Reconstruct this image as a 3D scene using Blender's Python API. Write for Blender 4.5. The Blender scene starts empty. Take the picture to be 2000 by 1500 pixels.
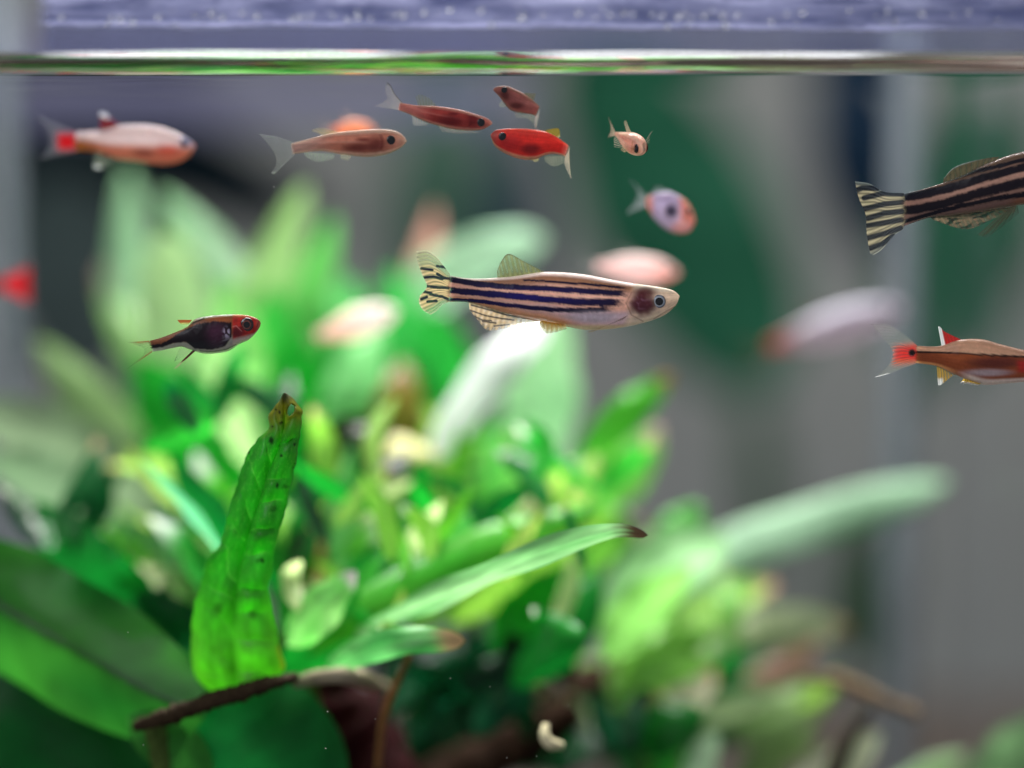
import bpy, math, random
import numpy as np
from mathutils import Vector, noise as mnoise

# ------------------------------------------------------------------ camera
PITCH = math.radians(6.23)
FPX = 5110.0                       # focal length in photograph pixels (2000 wide)
ZW = 0.170                         # height of the still water surface
CAM = np.array([0.0, -0.350, ZW - 0.003])
FWD = np.array([0, math.cos(PITCH), -math.sin(PITCH)])
UPV = np.array([0, math.sin(PITCH), math.cos(PITCH)])
RGT = np.array([1.0, 0, 0])
sc = bpy.context.scene
cam_d = bpy.data.cameras.new('camera'); cam = bpy.data.objects.new('camera', cam_d)
sc.collection.objects.link(cam); sc.camera = cam
cam.location = CAM; cam.rotation_euler = (math.pi/2 - PITCH, 0, 0)
cam_d.sensor_width = 36; cam_d.lens = FPX/2000*36
cam_d.clip_start = 0.01; cam_d.clip_end = 50
cam_d.dof.use_dof = True; cam_d.dof.focus_distance = 0.352; cam_d.dof.aperture_fstop = 4.1
# ------------------------------------------------------------------ light
w = bpy.data.worlds.new('World'); sc.world = w; w.use_nodes = True
w.node_tree.nodes['Background'].inputs[0].default_value = (0.80, 0.86, 1.0, 1)
w.node_tree.nodes['Background'].inputs[1].default_value = 0.22
def area(name, loc, target, sx, sy, power, col):
    l = bpy.data.lights.new(name, 'AREA'); l.shape = 'RECTANGLE'; l.size = sx; l.size_y = sy
    l.energy = power; l.color = col
    o = bpy.data.objects.new(name, l); sc.collection.objects.link(o); o.location = loc
    d = Vector(target) - Vector(loc); o.rotation_euler = d.to_track_quat('-Z', 'Y').to_euler()
    return o
LAMP_AT, LAMP_TO = (-0.005, 0.118, ZW + 0.085), (-0.005, 0.055, ZW - 0.03)
lamp_light = area('aquarium_lamp_light', LAMP_AT, LAMP_TO, 0.165, 0.075, 1.65, (1.0, 0.985, 0.96))
for _n, _x in (('added_bar_light', -0.060), ('added_bar_light', 0.042)):  # added bars, split and placed to draw the white stripe in the meniscus
    area(_n, (_x, 0.145, ZW + 0.043), (_x, 0.0, ZW + 0.016), 0.070, 0.034, 0.030, (0.97, 0.98, 1.0))
area('room_fill_light', (-0.9, -0.9, 0.9), (0.0, 0.05, 0.1), 0.9, 0.9, 7.0, (0.95, 0.95, 1.0))  # added soft front fill from behind the camera
area('wall_fill_light', (0.25, 0.32, 0.75), (0.1, 0.5, 0.1), 0.4, 0.2, 3.3, (1.0, 0.98, 0.95))  # added unseen light that brightens the wall behind the tank
sc.view_settings.view_transform = 'Standard'; sc.view_settings.look = 'None'
sc.view_settings.exposure = 0.0; sc.view_settings.gamma = 1.0
sc.view_settings.use_curve_mapping = False
sc.render.engine = 'CYCLES'
sc.cycles.use_denoising = True; sc.cycles.denoiser = 'OPENIMAGEDENOISE'; sc.cycles.denoising_input_passes = 'RGB_ALBEDO_NORMAL'
sc.cycles.max_bounces = 10; sc.cycles.transparent_max_bounces = 24
sc.cycles.sample_clamp_indirect = 6.0

# ------------------------------------------------------------------ helpers
R = random.Random(7)
def at(px, py, d):                 # photograph pixel at depth d along the view axis -> place in the tank
    return CAM + d*FWD + (px-1000)/FPX*d*RGT + (750-py)/FPX*d*UPV
_LC = {}
def lin(c):
    c = tuple(c)
    if c not in _LC: _LC[c] = np.array([v/255/12.92 if v/255 <= 0.04045 else ((v/255+0.055)/1.055)**2.4 for v in c])
    return _LC[c]
def nz(x, y, z=0.0): return mnoise.noise(Vector((x, y, z)))
def smooth(e0, e1, x):
    t = (x-e0)/(e1-e0); t = 0.0 if t < 0 else (1.0 if t > 1 else t); return t*t*(3-2*t)
def mixc(a, b, k):
    if k <= 0: return a
    return a+(b-a)*(k if k < 1 else 1.0)
def link(o, parent=None):
    sc.collection.objects.link(o)
    if parent is not None: o.parent = parent
    return o
def mesh_obj(name, verts, faces, mat, parent=None, cols=None, smooth_shade=True):
    me = bpy.data.meshes.new(name)
    me.from_pydata([tuple(map(float, v)) for v in verts], [], [tuple(f) for f in faces])
    if cols is not None:
        a = me.color_attributes.new('Col', 'FLOAT_COLOR', 'POINT')
        c = np.ones((len(verts), 4), np.float32); cols = np.asarray(cols, np.float32); c[:, :cols.shape[1]] = cols
        a.data.foreach_set('color', c.ravel())
    if smooth_shade: me.polygons.foreach_set('use_smooth', [True]*len(me.polygons))
    for m in (mat if isinstance(mat, (list, tuple)) else [mat]): me.materials.append(m)
    me.update()
    return link(bpy.data.objects.new(name, me), parent)
def empty(name, loc=(0, 0, 0)):
    o = bpy.data.objects.new(name, None); o.empty_display_size = 0.005
    o.location = loc; return link(o)
def tag(o, label, cat=None, group=None, kind=None):
    o['label'] = label
    if cat: o['category'] = cat
    if group: o['group'] = group
    if kind: o['kind'] = kind
    return o
def grid_faces(nu, nv, closed_v=False):
    f = []
    for i in range(nu-1):
        for j in range(nv if closed_v else nv-1):
            k = (j+1) % nv
            f.append((i*nv+j, (i+1)*nv+j, (i+1)*nv+k, i*nv+k))
    return f
def spline(pts, n):
    p = np.asarray(pts, float)
    if len(p) == 2: t = np.linspace(0, 1, n)[:, None]; return p[0]*(1-t)+p[1]*t
    seg = np.r_[0, np.cumsum(np.linalg.norm(np.diff(p, axis=0), axis=1))]
    q = np.vstack([2*p[0]-p[1], p, 2*p[-1]-p[-2]])
    out = []
    for s in np.linspace(0, seg[-1], n):
        i = min(max(np.searchsorted(seg, s, 'right')-1, 0), len(p)-2)
        t = (s-seg[i])/max(seg[i+1]-seg[i], 1e-12)
        a, b, c, d = q[i], q[i+1], q[i+2], q[i+3]
        out.append(0.5*((2*b)+(-a+c)*t+(2*a-5*b+4*c-d)*t*t+(-a+3*b-3*c+d)*t**3))
    return np.array(out)
def box(name, a, b, mat, parent=None, bev=0.0):
    a, b = np.array(a), np.array(b)
    v = [(x, y, z) for x in (a[0], b[0]) for y in (a[1], b[1]) for z in (a[2], b[2])]
    f = [(0, 1, 3, 2), (4, 6, 7, 5), (0, 4, 5, 1), (2, 3, 7, 6), (0, 2, 6, 4), (1, 5, 7, 3)]
    o = mesh_obj(name, v, f, mat, parent, smooth_shade=False)
    if bev: m = o.modifiers.new('bevel', 'BEVEL'); m.width = bev; m.segments = 2
    return o
def tube(name, pts, rad, mat, parent=None, col=(90, 60, 40), rough=0.0, n=24, m=10, seed=0.0):
    p = spline(pts, n); r = np.interp(np.linspace(0, 1, n), np.linspace(0, 1, len(rad)), rad)
    V, C = [], []
    for i in range(n):
        T = p[min(i+1, n-1)]-p[max(i-1, 0)]; T = T/np.linalg.norm(T)
        A = np.cross(T, (0.1, 1, 0.2)); A /= np.linalg.norm(A); B = np.cross(T, A)
        for j in range(m):
            th = 2*math.pi*j/m
            k = 1+rough*nz(i*0.45+seed, 2.0*math.cos(th), 2.0*math.sin(th)+seed)
            V.append(p[i]+(A*math.cos(th)+B*math.sin(th))*r[i]*k)
            C.append(lin(col)*(1+0.5*nz(i*0.8, j*0.9, seed+9)))
    F = grid_faces(n, m, True)
    F.append(tuple(range(m))); F.append(tuple(range((n-1)*m, n*m)))
    return mesh_obj(name, V, F, mat, parent, C)

# ------------------------------------------------------------------ materials
def new_mat(name):
    m = bpy.data.materials.new(name); m.use_nodes = True; nt = m.node_tree; nt.nodes.clear()
    out = nt.nodes.new('ShaderNodeOutputMaterial'); return m, nt, out
def N(nt, t, **kw):
    n = nt.nodes.new(t)
    for k, v in kw.items(): setattr(n, k, v)
    return n
def L(nt, a, b): nt.links.new(a, b)
def plain(name, col, rough=0.6, nscale=40.0, namp=0.25, bump=0.0, spec=0.5):
    m, nt, out = new_mat(name)
    p = N(nt, 'ShaderNodeBsdfPrincipled'); p.inputs['Roughness'].default_value = rough
    p.inputs['Specular IOR Level'].default_value = spec
    tc = N(nt, 'ShaderNodeTexCoord'); ns = N(nt, 'ShaderNodeTexNoise'); ns.inputs['Scale'].default_value = nscale
    ns.inputs['Detail'].default_value = 4
    L(nt, tc.outputs['Object'], ns.inputs['Vector'])
    mr = N(nt, 'ShaderNodeMapRange'); mr.inputs[3].default_value = 1-namp; mr.inputs[4].default_value = 1+namp
    L(nt, ns.outputs['Fac'], mr.inputs[0])
    vm = N(nt, 'ShaderNodeVectorMath', operation='SCALE'); vm.inputs[0].default_value = tuple(lin(col))
    L(nt, mr.outputs[0], vm.inputs['Scale']); L(nt, vm.outputs[0], p.inputs['Base Color'])
    if bump:
        b = N(nt, 'ShaderNodeBump'); b.inputs['Strength'].default_value = bump; b.inputs['Distance'].default_value = 0.001
        L(nt, ns.outputs['Fac'], b.inputs['Height']); L(nt, b.outputs[0], p.inputs['Normal'])
    L(nt, p.outputs[0], out.inputs[0]); return m
def organic(name, rough, transl, nscale, namp, bump, spec=0.5, alpha=False, coat=0.0, bscale=None, voro=False, boost=1.0):
    """colour from the mesh's own pattern attribute x fine noise; diffuse + gloss + light let through"""
    m, nt, out = new_mat(name)
    at_ = N(nt, 'ShaderNodeAttribute', attribute_name='Col')
    tc = N(nt, 'ShaderNodeTexCoord'); ns = N(nt, 'ShaderNodeTexNoise'); ns.inputs['Scale'].default_value = nscale
    ns.inputs['Detail'].default_value = 5; L(nt, tc.outputs['Object'], ns.inputs['Vector'])
    mr = N(nt, 'ShaderNodeMapRange'); mr.inputs[3].default_value = 1-namp; mr.inputs[4].default_value = 1+namp
    L(nt, ns.outputs['Fac'], mr.inputs[0])
    vm = N(nt, 'ShaderNodeVectorMath', operation='SCALE'); L(nt, at_.outputs['Color'], vm.inputs[0]); L(nt, mr.outputs[0], vm.inputs['Scale'])
    p = N(nt, 'ShaderNodeBsdfPrincipled'); p.inputs['Roughness'].default_value = rough
    p.inputs['Specular IOR Level'].default_value = spec; p.inputs['Coat Weight'].default_value = coat
    p.inputs['Coat Roughness'].default_value = 0.12
    L(nt, vm.outputs[0], p.inputs['Base Color'])
    tr = N(nt, 'ShaderNodeBsdfTranslucent')
    vb = N(nt, 'ShaderNodeVectorMath', operation='SCALE'); L(nt, vm.outputs[0], vb.inputs[0]); vb.inputs['Scale'].default_value = boost
    L(nt, vb.outputs[0], tr.inputs['Color'])
    if bump:
        b = N(nt, 'ShaderNodeBump'); b.inputs['Strength'].default_value = bump; b.inputs['Distance'].default_value = 0.0002
        if voro:
            v = N(nt, 'ShaderNodeTexVoronoi'); v.inputs['Scale'].default_value = bscale; L(nt, tc.outputs['Object'], v.inputs['Vector'])
            L(nt, v.outputs['Distance'], b.inputs['Height'])
        else:
            n2 = N(nt, 'ShaderNodeTexNoise'); n2.inputs['Scale'].default_value = bscale or nscale*2; L(nt, tc.outputs['Object'], n2.inputs['Vector'])
            L(nt, n2.outputs['Fac'], b.inputs['Height'])
        L(nt, b.outputs[0], p.inputs['Normal'])
    mx = N(nt, 'ShaderNodeMixShader'); mx.inputs[0].default_value = transl
    L(nt, p.outputs[0], mx.inputs[1]); L(nt, tr.outputs[0], mx.inputs[2])
    last = mx
    if alpha:
        tp = N(nt, 'ShaderNodeBsdfTransparent'); ma = N(nt, 'ShaderNodeMixShader')
        L(nt, at_.outputs['Alpha'], ma.inputs[0]); L(nt, tp.outputs[0], ma.inputs[1]); L(nt, mx.outputs[0], ma.inputs[2]); last = ma
    L(nt, last.outputs[0], out.inputs[0]); return m
def clear_glass(name, ior, tint=(1, 1, 1), rough=0.0, haze=0.0):
    m, nt, out = new_mat(name)
    fr = N(nt, 'ShaderNodeFresnel'); fr.inputs['IOR'].default_value = ior
    tp = N(nt, 'ShaderNodeBsdfTransparent'); tp.inputs[0].default_value = (*tint, 1)
    gl = N(nt, 'ShaderNodeBsdfGlossy'); gl.inputs['Roughness'].default_value = rough; gl.inputs['Color'].default_value = (1, 1, 1, 1)
    mx = N(nt, 'ShaderNodeMixShader'); L(nt, fr.outputs[0], mx.inputs[0]); L(nt, tp.outputs[0], mx.inputs[1]); L(nt, gl.outputs[0], mx.inputs[2])
    L(nt, mx.outputs[0], out.inputs[0]); return m

M_body = organic('fish_skin', 0.34, 0.30, 900, 0.16, 0.22, alpha=True, boost=1.3, coat=0.12, spec=0.4, bscale=1500, voro=True)
M_fin = organic('fin_membrane', 0.4, 0.5, 1200, 0.15, 0.0, alpha=True)
M_leaf = organic('leaf_blade', 0.33, 0.42, 260, 0.22, 0.35, coat=0.06, spec=0.28, bscale=500, boost=1.5)
M_oleaf = organic('houseplant_leaf', 0.7, 0.15, 60, 0.2, 0.1, bscale=90, spec=0.1)
M_wood = organic('sunken_wood', 0.85, 0.0, 300, 0.4, 0.6, bscale=400, spec=0.12)
M_film = organic('limescale_film', 0.55, 0.35, 160, 0.22, 0.5, alpha=True, bscale=900)
M_eye = organic('fish_eye', 0.12, 0.0, 900, 0.1, 0.0, coat=1.0)
M_glass = clear_glass('tank_glass', 1.012)
M_water = clear_glass('still_water', 1.333)
M_sil = plain('silicone_seam', (90, 97, 104), 0.4, 80, 0.1)
M_wall = plain('painted_wall', (156, 158, 153), 0.8, 6, 0.12)
M_soil = plain('aqua_soil', (40, 32, 26), 0.9, 300, 0.5, 0.8)
M_table = plain('table_wood', (96, 84, 76), 0.5, 30, 0.3)
M_lamp = plain('lamp_housing', (60, 62, 66), 0.4, 30, 0.1)
m, nt, out = new_mat('meniscus_water')
g = N(nt, 'ShaderNodeBsdfGlass'); g.inputs['IOR'].default_value = 1.333; g.inputs['Roughness'].default_value = 0.0
L(nt, g.outputs[0], out.inputs[0]); M_men = m
m, nt, out = new_mat('water_drop')
g = N(nt, 'ShaderNodeBsdfGlass'); g.inputs['IOR'].default_value = 1.333
L(nt, g.outputs[0], out.inputs[0]); M_drop = m

# ------------------------------------------------------------------ setting: wall, table, tank, water
o = box('wall', (-1.6, 0.72, -0.6), (1.6, 0.76, 1.4), M_wall); o['kind'] = 'structure'; o['label'] = 'blurred grey wall far behind the aquarium'
o = box('table', (-0.5, -0.06, -0.045), (0.5, 0.40, -0.006), M_table, bev=0.003); o['kind'] = 'structure'; o['label'] = 'table top under the aquarium'
X0, X1, YF, YB, T = -0.1005, 0.0785, -0.0095, 0.158, 0.004
tank = empty('aquarium', (0, 0.07, 0)); tank.location = (0, 0, 0)
tag(tank, 'clear glass aquarium holding the fish and the green plants', 'aquarium')
ZT = ZW + 0.022
box('front_pane', (X0-T, YF-T, 0), (X1+T, YF, ZT), M_glass, tank)
box('back_pane', (X0-T, YB, 0), (X1+T, YB+T, ZT), M_glass, tank)
box('side_pane', (X0-T, YF+0.0001, 0), (X0, YB-0.0001, ZT), M_glass, tank)
box('side_pane', (X1, YF+0.0001, 0), (X1+T, YB-0.0001, ZT), M_glass, tank)
box('bottom_pane', (X0-T, YF-T, -0.005), (X1+T, YB+T, -0.0002), M_glass, tank)
def seam(x, y, sx, wd):
    n = 30; V = []
    for i in range(n):
        z = ZT*i/(n-1); k = wd*(1+0.12*nz(i*0.5, x*50))
        for j in range(6):
            a = math.pi/2*j/5
            V.append((x+sx*k*math.cos(a), y-k*math.sin(a), z))
        V.append((x, y, z))
    mesh_obj('silicone_seam', V, grid_faces(n, 7, True), M_sil, tank)
seam(X1-0.0001, YB-0.0001, -1, 0.0056); seam(X0+0.0001, YB-0.0001, 1, 0.0045)
# substrate
n = 24; V = []
for i in range(n):
    for j in range(n):
        x = X0+0.0005+(X1-X0-0.001)*i/(n-1); y = YF+0.0005+(YB-YF-0.001)*j/(n-1)
        V.append((x, y, 0.012+0.02*j/(n-1)+0.004*nz(x*60, y*60)))
o = mesh_obj('substrate', V, grid_faces(n, n), M_soil); o['kind'] = 'structure'; o['label'] = 'dark soil bed on the aquarium floor'
# water surface with its meniscus climbing the front glass
nx = 150
ys = [YF+0.00012*(1.32**k-1)/0.32 for k in range(20)]
ys = [y for y in ys if y < YF+0.02]; ylast = ys[-1]
ys += list(np.linspace(ylast, YB-0.0003, 26)[1:])
V, F, MI = [], [], []
for i in range(nx):
    x = X0+0.0002+(X1-X0-0.0004)*i/(nx-1)
    H = 0.00310*(1+0.10*nz(x*42, 3.3)+0.05*nz(x*120, 8.1)); Lc = 0.0021*(1+0.22*nz(x*30, 11.0))
    for y in ys:
        t = y-YF
        z = ZW + H*math.exp(-t/Lc) + 0.00010*min(1, t/0.006)*nz(x*55, y*90, 2.0)+0.00012*math.exp(-(t/0.006)**2)*nz(x*70, y*500, 5)
        V.append((x, y, z))
nyy = len(ys)
for i in range(nx-1):
    for j in range(nyy-1):
        F.append((i*nyy+j, (i+1)*nyy+j, (i+1)*nyy+j+1, i*nyy+j+1)); MI.append(1 if ys[j+1]-YF < 0.0085 else 0)
water = mesh_obj('water', V, F, [M_water, M_men]); water.data.polygons.foreach_set('material_index', MI)
water['kind'] = 'structure'; water['label'] = 'still water surface with a bright meniscus line along the front glass'
# lamp above the tank (out of frame)
lampo = empty('aquarium_lamp', LAMP_AT); lampo.rotation_euler = lamp_light.rotation_euler
tag(lampo, 'slim aquarium lamp hanging above the water', 'lamp')
lh = box('lamp_housing', (-0.09, -0.045, 0.002), (0.09, 0.045, 0.014), M_lamp, lampo, 0.002)
bar = box('added_light_bar', (-0.098, 0.1525, ZW+0.0235), (0.077, 0.1570, ZW+0.074), M_lamp, None, 0.001)  # added housing for the unseen meniscus lights
tag(bar, 'added unseen light bar along the back rim that whitens the meniscus', 'lamp')

# limescale / condensation on the inside of the front glass above the water
film = empty('condensation', (0, YF, ZW)); film.location = (0, 0, 0)
tag(film, 'whitish limescale film and water droplets on the glass above the waterline', 'condensation')
nxf, nzf = 340, 64; V, C = [], []
def fzt(py): return at(1000, py, 0.3425)[2]
for i in range(nxf):
    X = -60+2120*i/(nxf-1)
    for j in range(nzf):
        Y = -60+166*j/(nzf-1)
        d = 0.3425
        P = at(X, Y, d); P[1] = YF+0.00006
        yy = Y-0.010*(X-300)*0.3
        k1 = 4*nz(X*0.010, 1.5)+2.0*nz(X*0.05, 4.0)+(X-300)*0.004
        w1 = 6.0+3.0*nz(X*0.015, 6.0)
        ridge = math.exp(-((Y-(50+k1))/w1)**2)*(0.45+0.55*smooth(-0.4, 0.5, nz(X*0.006, 9.0)+0.5*nz(X*0.05, Y*0.2, 2.0)))
        r2 = math.exp(-((Y-(31+k1*1.4))/4)**2)*max(0.0, 0.15+0.8*nz(X*0.022, 19.0))
        cloud = 0.42+0.95*nz(X*0.005, Y*0.03, 3)+0.5*nz(X*0.012, Y*0.09, 7)+0.22*nz(X*0.05, Y*0.14, 1)
        cloud = max(0.0, min(1.0, cloud))
        up = smooth(66, 40, Y); top = smooth(22, -6, Y+10*nz(X*0.01, 4.4))
        a = 0.60+0.30*up+0.3*ridge
        a *= smooth(75, 120, X+4*nz(Y*0.08, 1))*smooth(112, 96, Y)
        V.append(P+np.array([0, 0.0003*ridge+0.00012*cloud*up, 0]))
        wv = 0.05+0.34*ridge+0.20*r2+0.34*cloud*up*(0.45+0.8*top)
        fd = 1-0.45*smooth(1500, 2000, X)
        c = lin((30, 38, 76))*(1-wv)+lin((182, 184, 220))*wv*fd
        C.append((*c, min(max(a, 0), 0.95)))
mesh_obj('limescale_film', V, grid_faces(nxf, nzf), M_film, film, C)
def drop(px, py, r):
    n, mm = 6, 14; P = at(px, py, 0.3375); P[1] = YF-T-0.00002
    rr = r/FPX*0.3375; V = []
    for i in range(n):
        a = math.pi/2*i/(n-1)*0.985
        for j in range(mm):
            th = 2*math.pi*j/mm
            V.append(P+np.array([rr*math.cos(a)*math.cos(th), -rr*0.8*math.sin(a), rr*math.cos(a)*math.sin(th)]))
    F = grid_faces(n, mm, True); F.append(tuple(range(mm))); F.append(tuple(range((n-1)*mm, n*mm)))
    o = mesh_obj('droplet', V, F, M_drop, film); me = o.data
    import bmesh
    b = bmesh.new(); b.from_mesh(me); bmesh.ops.recalc_face_normals(b, faces=b.faces); b.to_mesh(me); b.free()
for (x, y) in [(131, 36), (221, 47), (318, 36), (388, 33), (420, 28), (441, 37), (480, 27), (508, 34), (573, 38), (586, 37), (598, 34), (614, 33), (682, 39), (703, 34), (727, 38), (778, 31), (791, 30), (245, 40), (268, 45), (940, 22), (1020, 33), (1060, 30), (1128, 27), (1216, 27), (1232, 28), (1270, 29), (1290, 31), (1320, 34), (1333, 28), (1370, 32), (1406, 32), (1434, 31), (1500, 44), (1530, 29), (1650, 22), (1725, 22), (1412, 50), (1300, 52), (960, 50), (880, 20), (830, 26), (1190, 30), (1560, 26), (1790, 28), (1880, 25)]:
    drop(x, y, R.uniform(4.5, 7.5))
for k in range(34): drop(R.uniform(130, 1950), R.gauss(36, 9), R.uniform(2.2, 4.4))

# ------------------------------------------------------------------ leaves
def leaf(parent, pts, wpx, col, tip=None, tipf=0.12, face=20, cup=0.25, ruf=0.06, shape='lance', nL=18, nW=7, col2=None, mat=None, name='leaf', vein=0.25, pet=0.07, seed=None, fold=0.0, ribw=0.16):
    seed = R.random()*100 if seed is None else seed
    P = spline([at(*p) for p in pts], nL)
    W0 = wpx/FPX*np.mean([p[2] for p in pts])
    a = math.radians(face); V, C = [], []
    col = lin(col); col2 = lin(col2) if col2 is not None else col*np.array([0.8, 0.85, 0.8])
    tipc = lin(tip) if tip is not None else None
    for i in range(nL):
        u = i/(nL-1)
        T = P[min(i+1, nL-1)]-P[max(i-1, 0)]; T /= np.linalg.norm(T)
        B = np.cross(T, (0, 1, 0)); B /= (np.linalg.norm(B)+1e-9); D = np.cross(B, T)
        Wd = math.cos(a)*B+math.sin(a)*D; Nn = np.cross(Wd, T)
        if shape == 'lance': pr = (math.sin(math.pi*min(max(u, 0.0), 1)**0.85))**0.7 if 0 < u < 1 else 0
        elif shape == 'oval': pr = math.sqrt(max(0, 1-(2*u-1)**2))
        else: pr = (1-u**6)**0.5*smooth(-0.25, 0.35, u) if u < 1 else 0.0
        pr = max(float(pr), pet*(1 if u < 0.5 else 0.25))
        for j in range(nW):
            v = 2*j/(nW-1)-1
            rf = ruf*math.sin(u*17+seed+v*1.3)*abs(v)**2+ruf*0.6*nz(u*5, v*1.5, seed)
            off = W0/2*pr*(v*Wd+Nn*(cup*(v*v-0.3)+fold*abs(v)+rf*2))
            V.append(P[i]+off)
            rib = math.exp(-(v/ribw)**2)*vein
            sv = 0.10*math.sin((u*10-abs(v)*1.2)*2*math.pi)*(1-abs(v)*0.4)
            k = 0.5+0.6*nz(u*3+seed, v*1.1, seed)
            c = (col*(1-k)+col2*k)*(1+sv*0.6)*(1+rib*1.2)
            if tipc is not None:
                tt = float(smooth(1-tipf*1.5, 1-tipf*0.5, u+0.05*nz(v*2, seed)))
                c = c*(1-tt)+tipc*tt
            C.append(c)
    return mesh_obj(name, V, grid_faces(nL, nW), mat or M_leaf, parent, C)

G = dict(sat=(22, 150, 40), deep=(8, 95, 40), dark=(6, 60, 30), yel=(130, 190, 70), lime=(90, 180, 50), mint=(150, 205, 160), teal=(60, 150, 105),
         pale=(185, 205, 160), grey=(130, 155, 125), olive=(115, 145, 70), cream=(215, 205, 165), brown=(110, 75, 40), white=(225, 232, 225), mid=(50, 160, 50))
def plant(name, label, base):
    o = empty(name, (0, 0, 0)); tag(o, label, 'plant', 'leafy plants in the aquarium'); return o
def stem_to(p, px, py, d, bx, by, bd, r=0.0012, col=(70, 90, 40)):
    tube('stem', [at(px, py, d), (at(px, py, d)+at(bx, by, bd))/2+np.array([0.001, 0, 0]), at(bx, by, bd)], [r*0.8, r, r*1.3], M_wood, p, col, 0.15)

# --- far clump on the left
pA = plant('leafy_plant', 'tall blurred pale green plant at the back, left of the striped fish', None)
bA = (400, 960, 0.47)
for pts, wd, c, kw in [
    ([(330, 900, .47), (268, 640, .475), (250, 320, .48)], 105, (120, 160, 122), {}),
    ([(520, 760, .46), (450, 560, .465), (310, 370, .47)], 110, (70, 140, 72), dict(col2=(140, 165, 140))),
    ([(470, 800, .46), (510, 600, .46), (600, 360, .465)], 110, (150, 190, 120), {}),
    ([(560, 800, .455), (590, 610, .455), (655, 420, .46)], 105, (88, 168, 78), {}),
    ([(400, 860, .46), (350, 640, .455), (325, 450, .455)], 150, (170, 205, 145), dict(shape='oval')),
    ([(420, 880, .47), (290, 690, .47), (195, 520, .48)], 100, (110, 150, 85), dict(tip=(120, 95, 75))),
    ([(480, 880, .45), (450, 700, .445), (440, 540, .445)], 150, (140, 205, 115), {}),
    ([(600, 900, .45), (560, 730, .45), (520, 560, .45)], 130, (60, 175, 70), {}),
    ([(640, 860, .46), (660, 700, .46), (690, 540, .465)], 120, (70, 170, 80), {}),
    ([(460, 960, .44), (330, 820, .44), (260, 700, .45)], 170, (20, 140, 35), {}),
    ([(520, 960, .43), (455, 800, .43), (435, 660, .43)], 85, (185, 220, 150), {}),
    ([(560, 980, .45), (550, 840, .445), (600, 640, .445)], 150, (20, 150, 40), {}),
    ([(540, 1000, .43), (420, 930, .43), (380, 780, .435)], 130, (30, 160, 40), {}),
    ([(700, 900, .46), (640, 780, .46), (600, 690, .46)], 110, (150, 200, 110), {}),
]:
    leaf(pA, pts, wd, c, face=R.uniform(-30, 30), **kw)
stem_to(pA, 480, 960, .45, 520, 1600, .44)
# --- middle back clump
pB = plant('leafy_plant', 'blurred mint green broad leaved plant right behind the striped fish in the middle', None)
for pts, wd, c, kw in [
    ([(790, 900, .455), (810, 640, .46), (850, 400, .47)], 85, (110, 170, 80), dict(tip=(150, 105, 90), tipf=.3)),
    ([(740, 680, .46), (850, 555, .46), (960, 495, .46), (1065, 465, .465)], 105, (165, 205, 172), dict(shape='oval')),
    ([(1030, 960, .44), (1060, 800, .44), (1075, 590, .445)], 175, (150, 212, 152), dict(shape='oval', col2=(175, 225, 170))),
    ([(840, 900, .42), (920, 770, .42), (1000, 680, .42), (1075, 600, .425)], 105, (236, 238, 240), dict(shape='oval', face=40, col2=(220, 226, 222))),  # white colour stands in for a lamp highlight on the leaf
    ([(1130, 900, .42), (1210, 820, .42), (1315, 730, .425)], 75, (75, 170, 45), dict(tip=(150, 100, 50))),
    ([(820, 900, .45), (800, 730, .45), (760, 520, .455)], 130, (50, 165, 70), {}),
    ([(900, 900, .45), (880, 740, .45), (840, 600, .45)], 150, (40, 165, 60), {}),
    ([(760, 980, .43), (780, 800, .43), (790, 700, .435)], 110, (120, 110, 40), dict(tip=(112, 84, 26), tipf=.25)),
    ([(900, 960, .43), (850, 860, .43), (740, 790, .435)], 90, (160, 205, 95), {}),
    ([(950, 980, .43), (900, 880, .43), (870, 780, .43)], 95, (150, 200, 110), {}),
    ([(1160, 1000, .43), (1230, 920, .43), (1290, 830, .43)], 90, (140, 205, 100), dict(tip=(225, 190, 180))),
    ([(1080, 1040, .42), (1160, 950, .42), (1250, 870, .425)], 120, (130, 210, 90), {}),
    ([(900, 1000, .43), (960, 920, .43), (990, 820, .43)], 110, (110, 205, 95), {}),
    ([(660, 900, .44), (690, 760, .44), (740, 640, .445)], 120, (120, 195, 120), {}),
    ([(700, 920, .42), (750, 870, .42), (860, 890, .42)], 60, (225, 215, 150), dict(shape='oval', face=50)),
    ([(1010, 1060, .42), (1040, 960, .42), (1090, 880, .42)], 120, (120, 205, 90), {}),
    ([(830, 1060, .42), (860, 980, .42), (850, 900, .42)], 90, (150, 195, 90), {}),
]:
    kw.setdefault('face', R.uniform(-30, 30))
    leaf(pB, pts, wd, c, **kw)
stem_to(pB, 900, 1000, .44, 900, 1600, .44)
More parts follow.
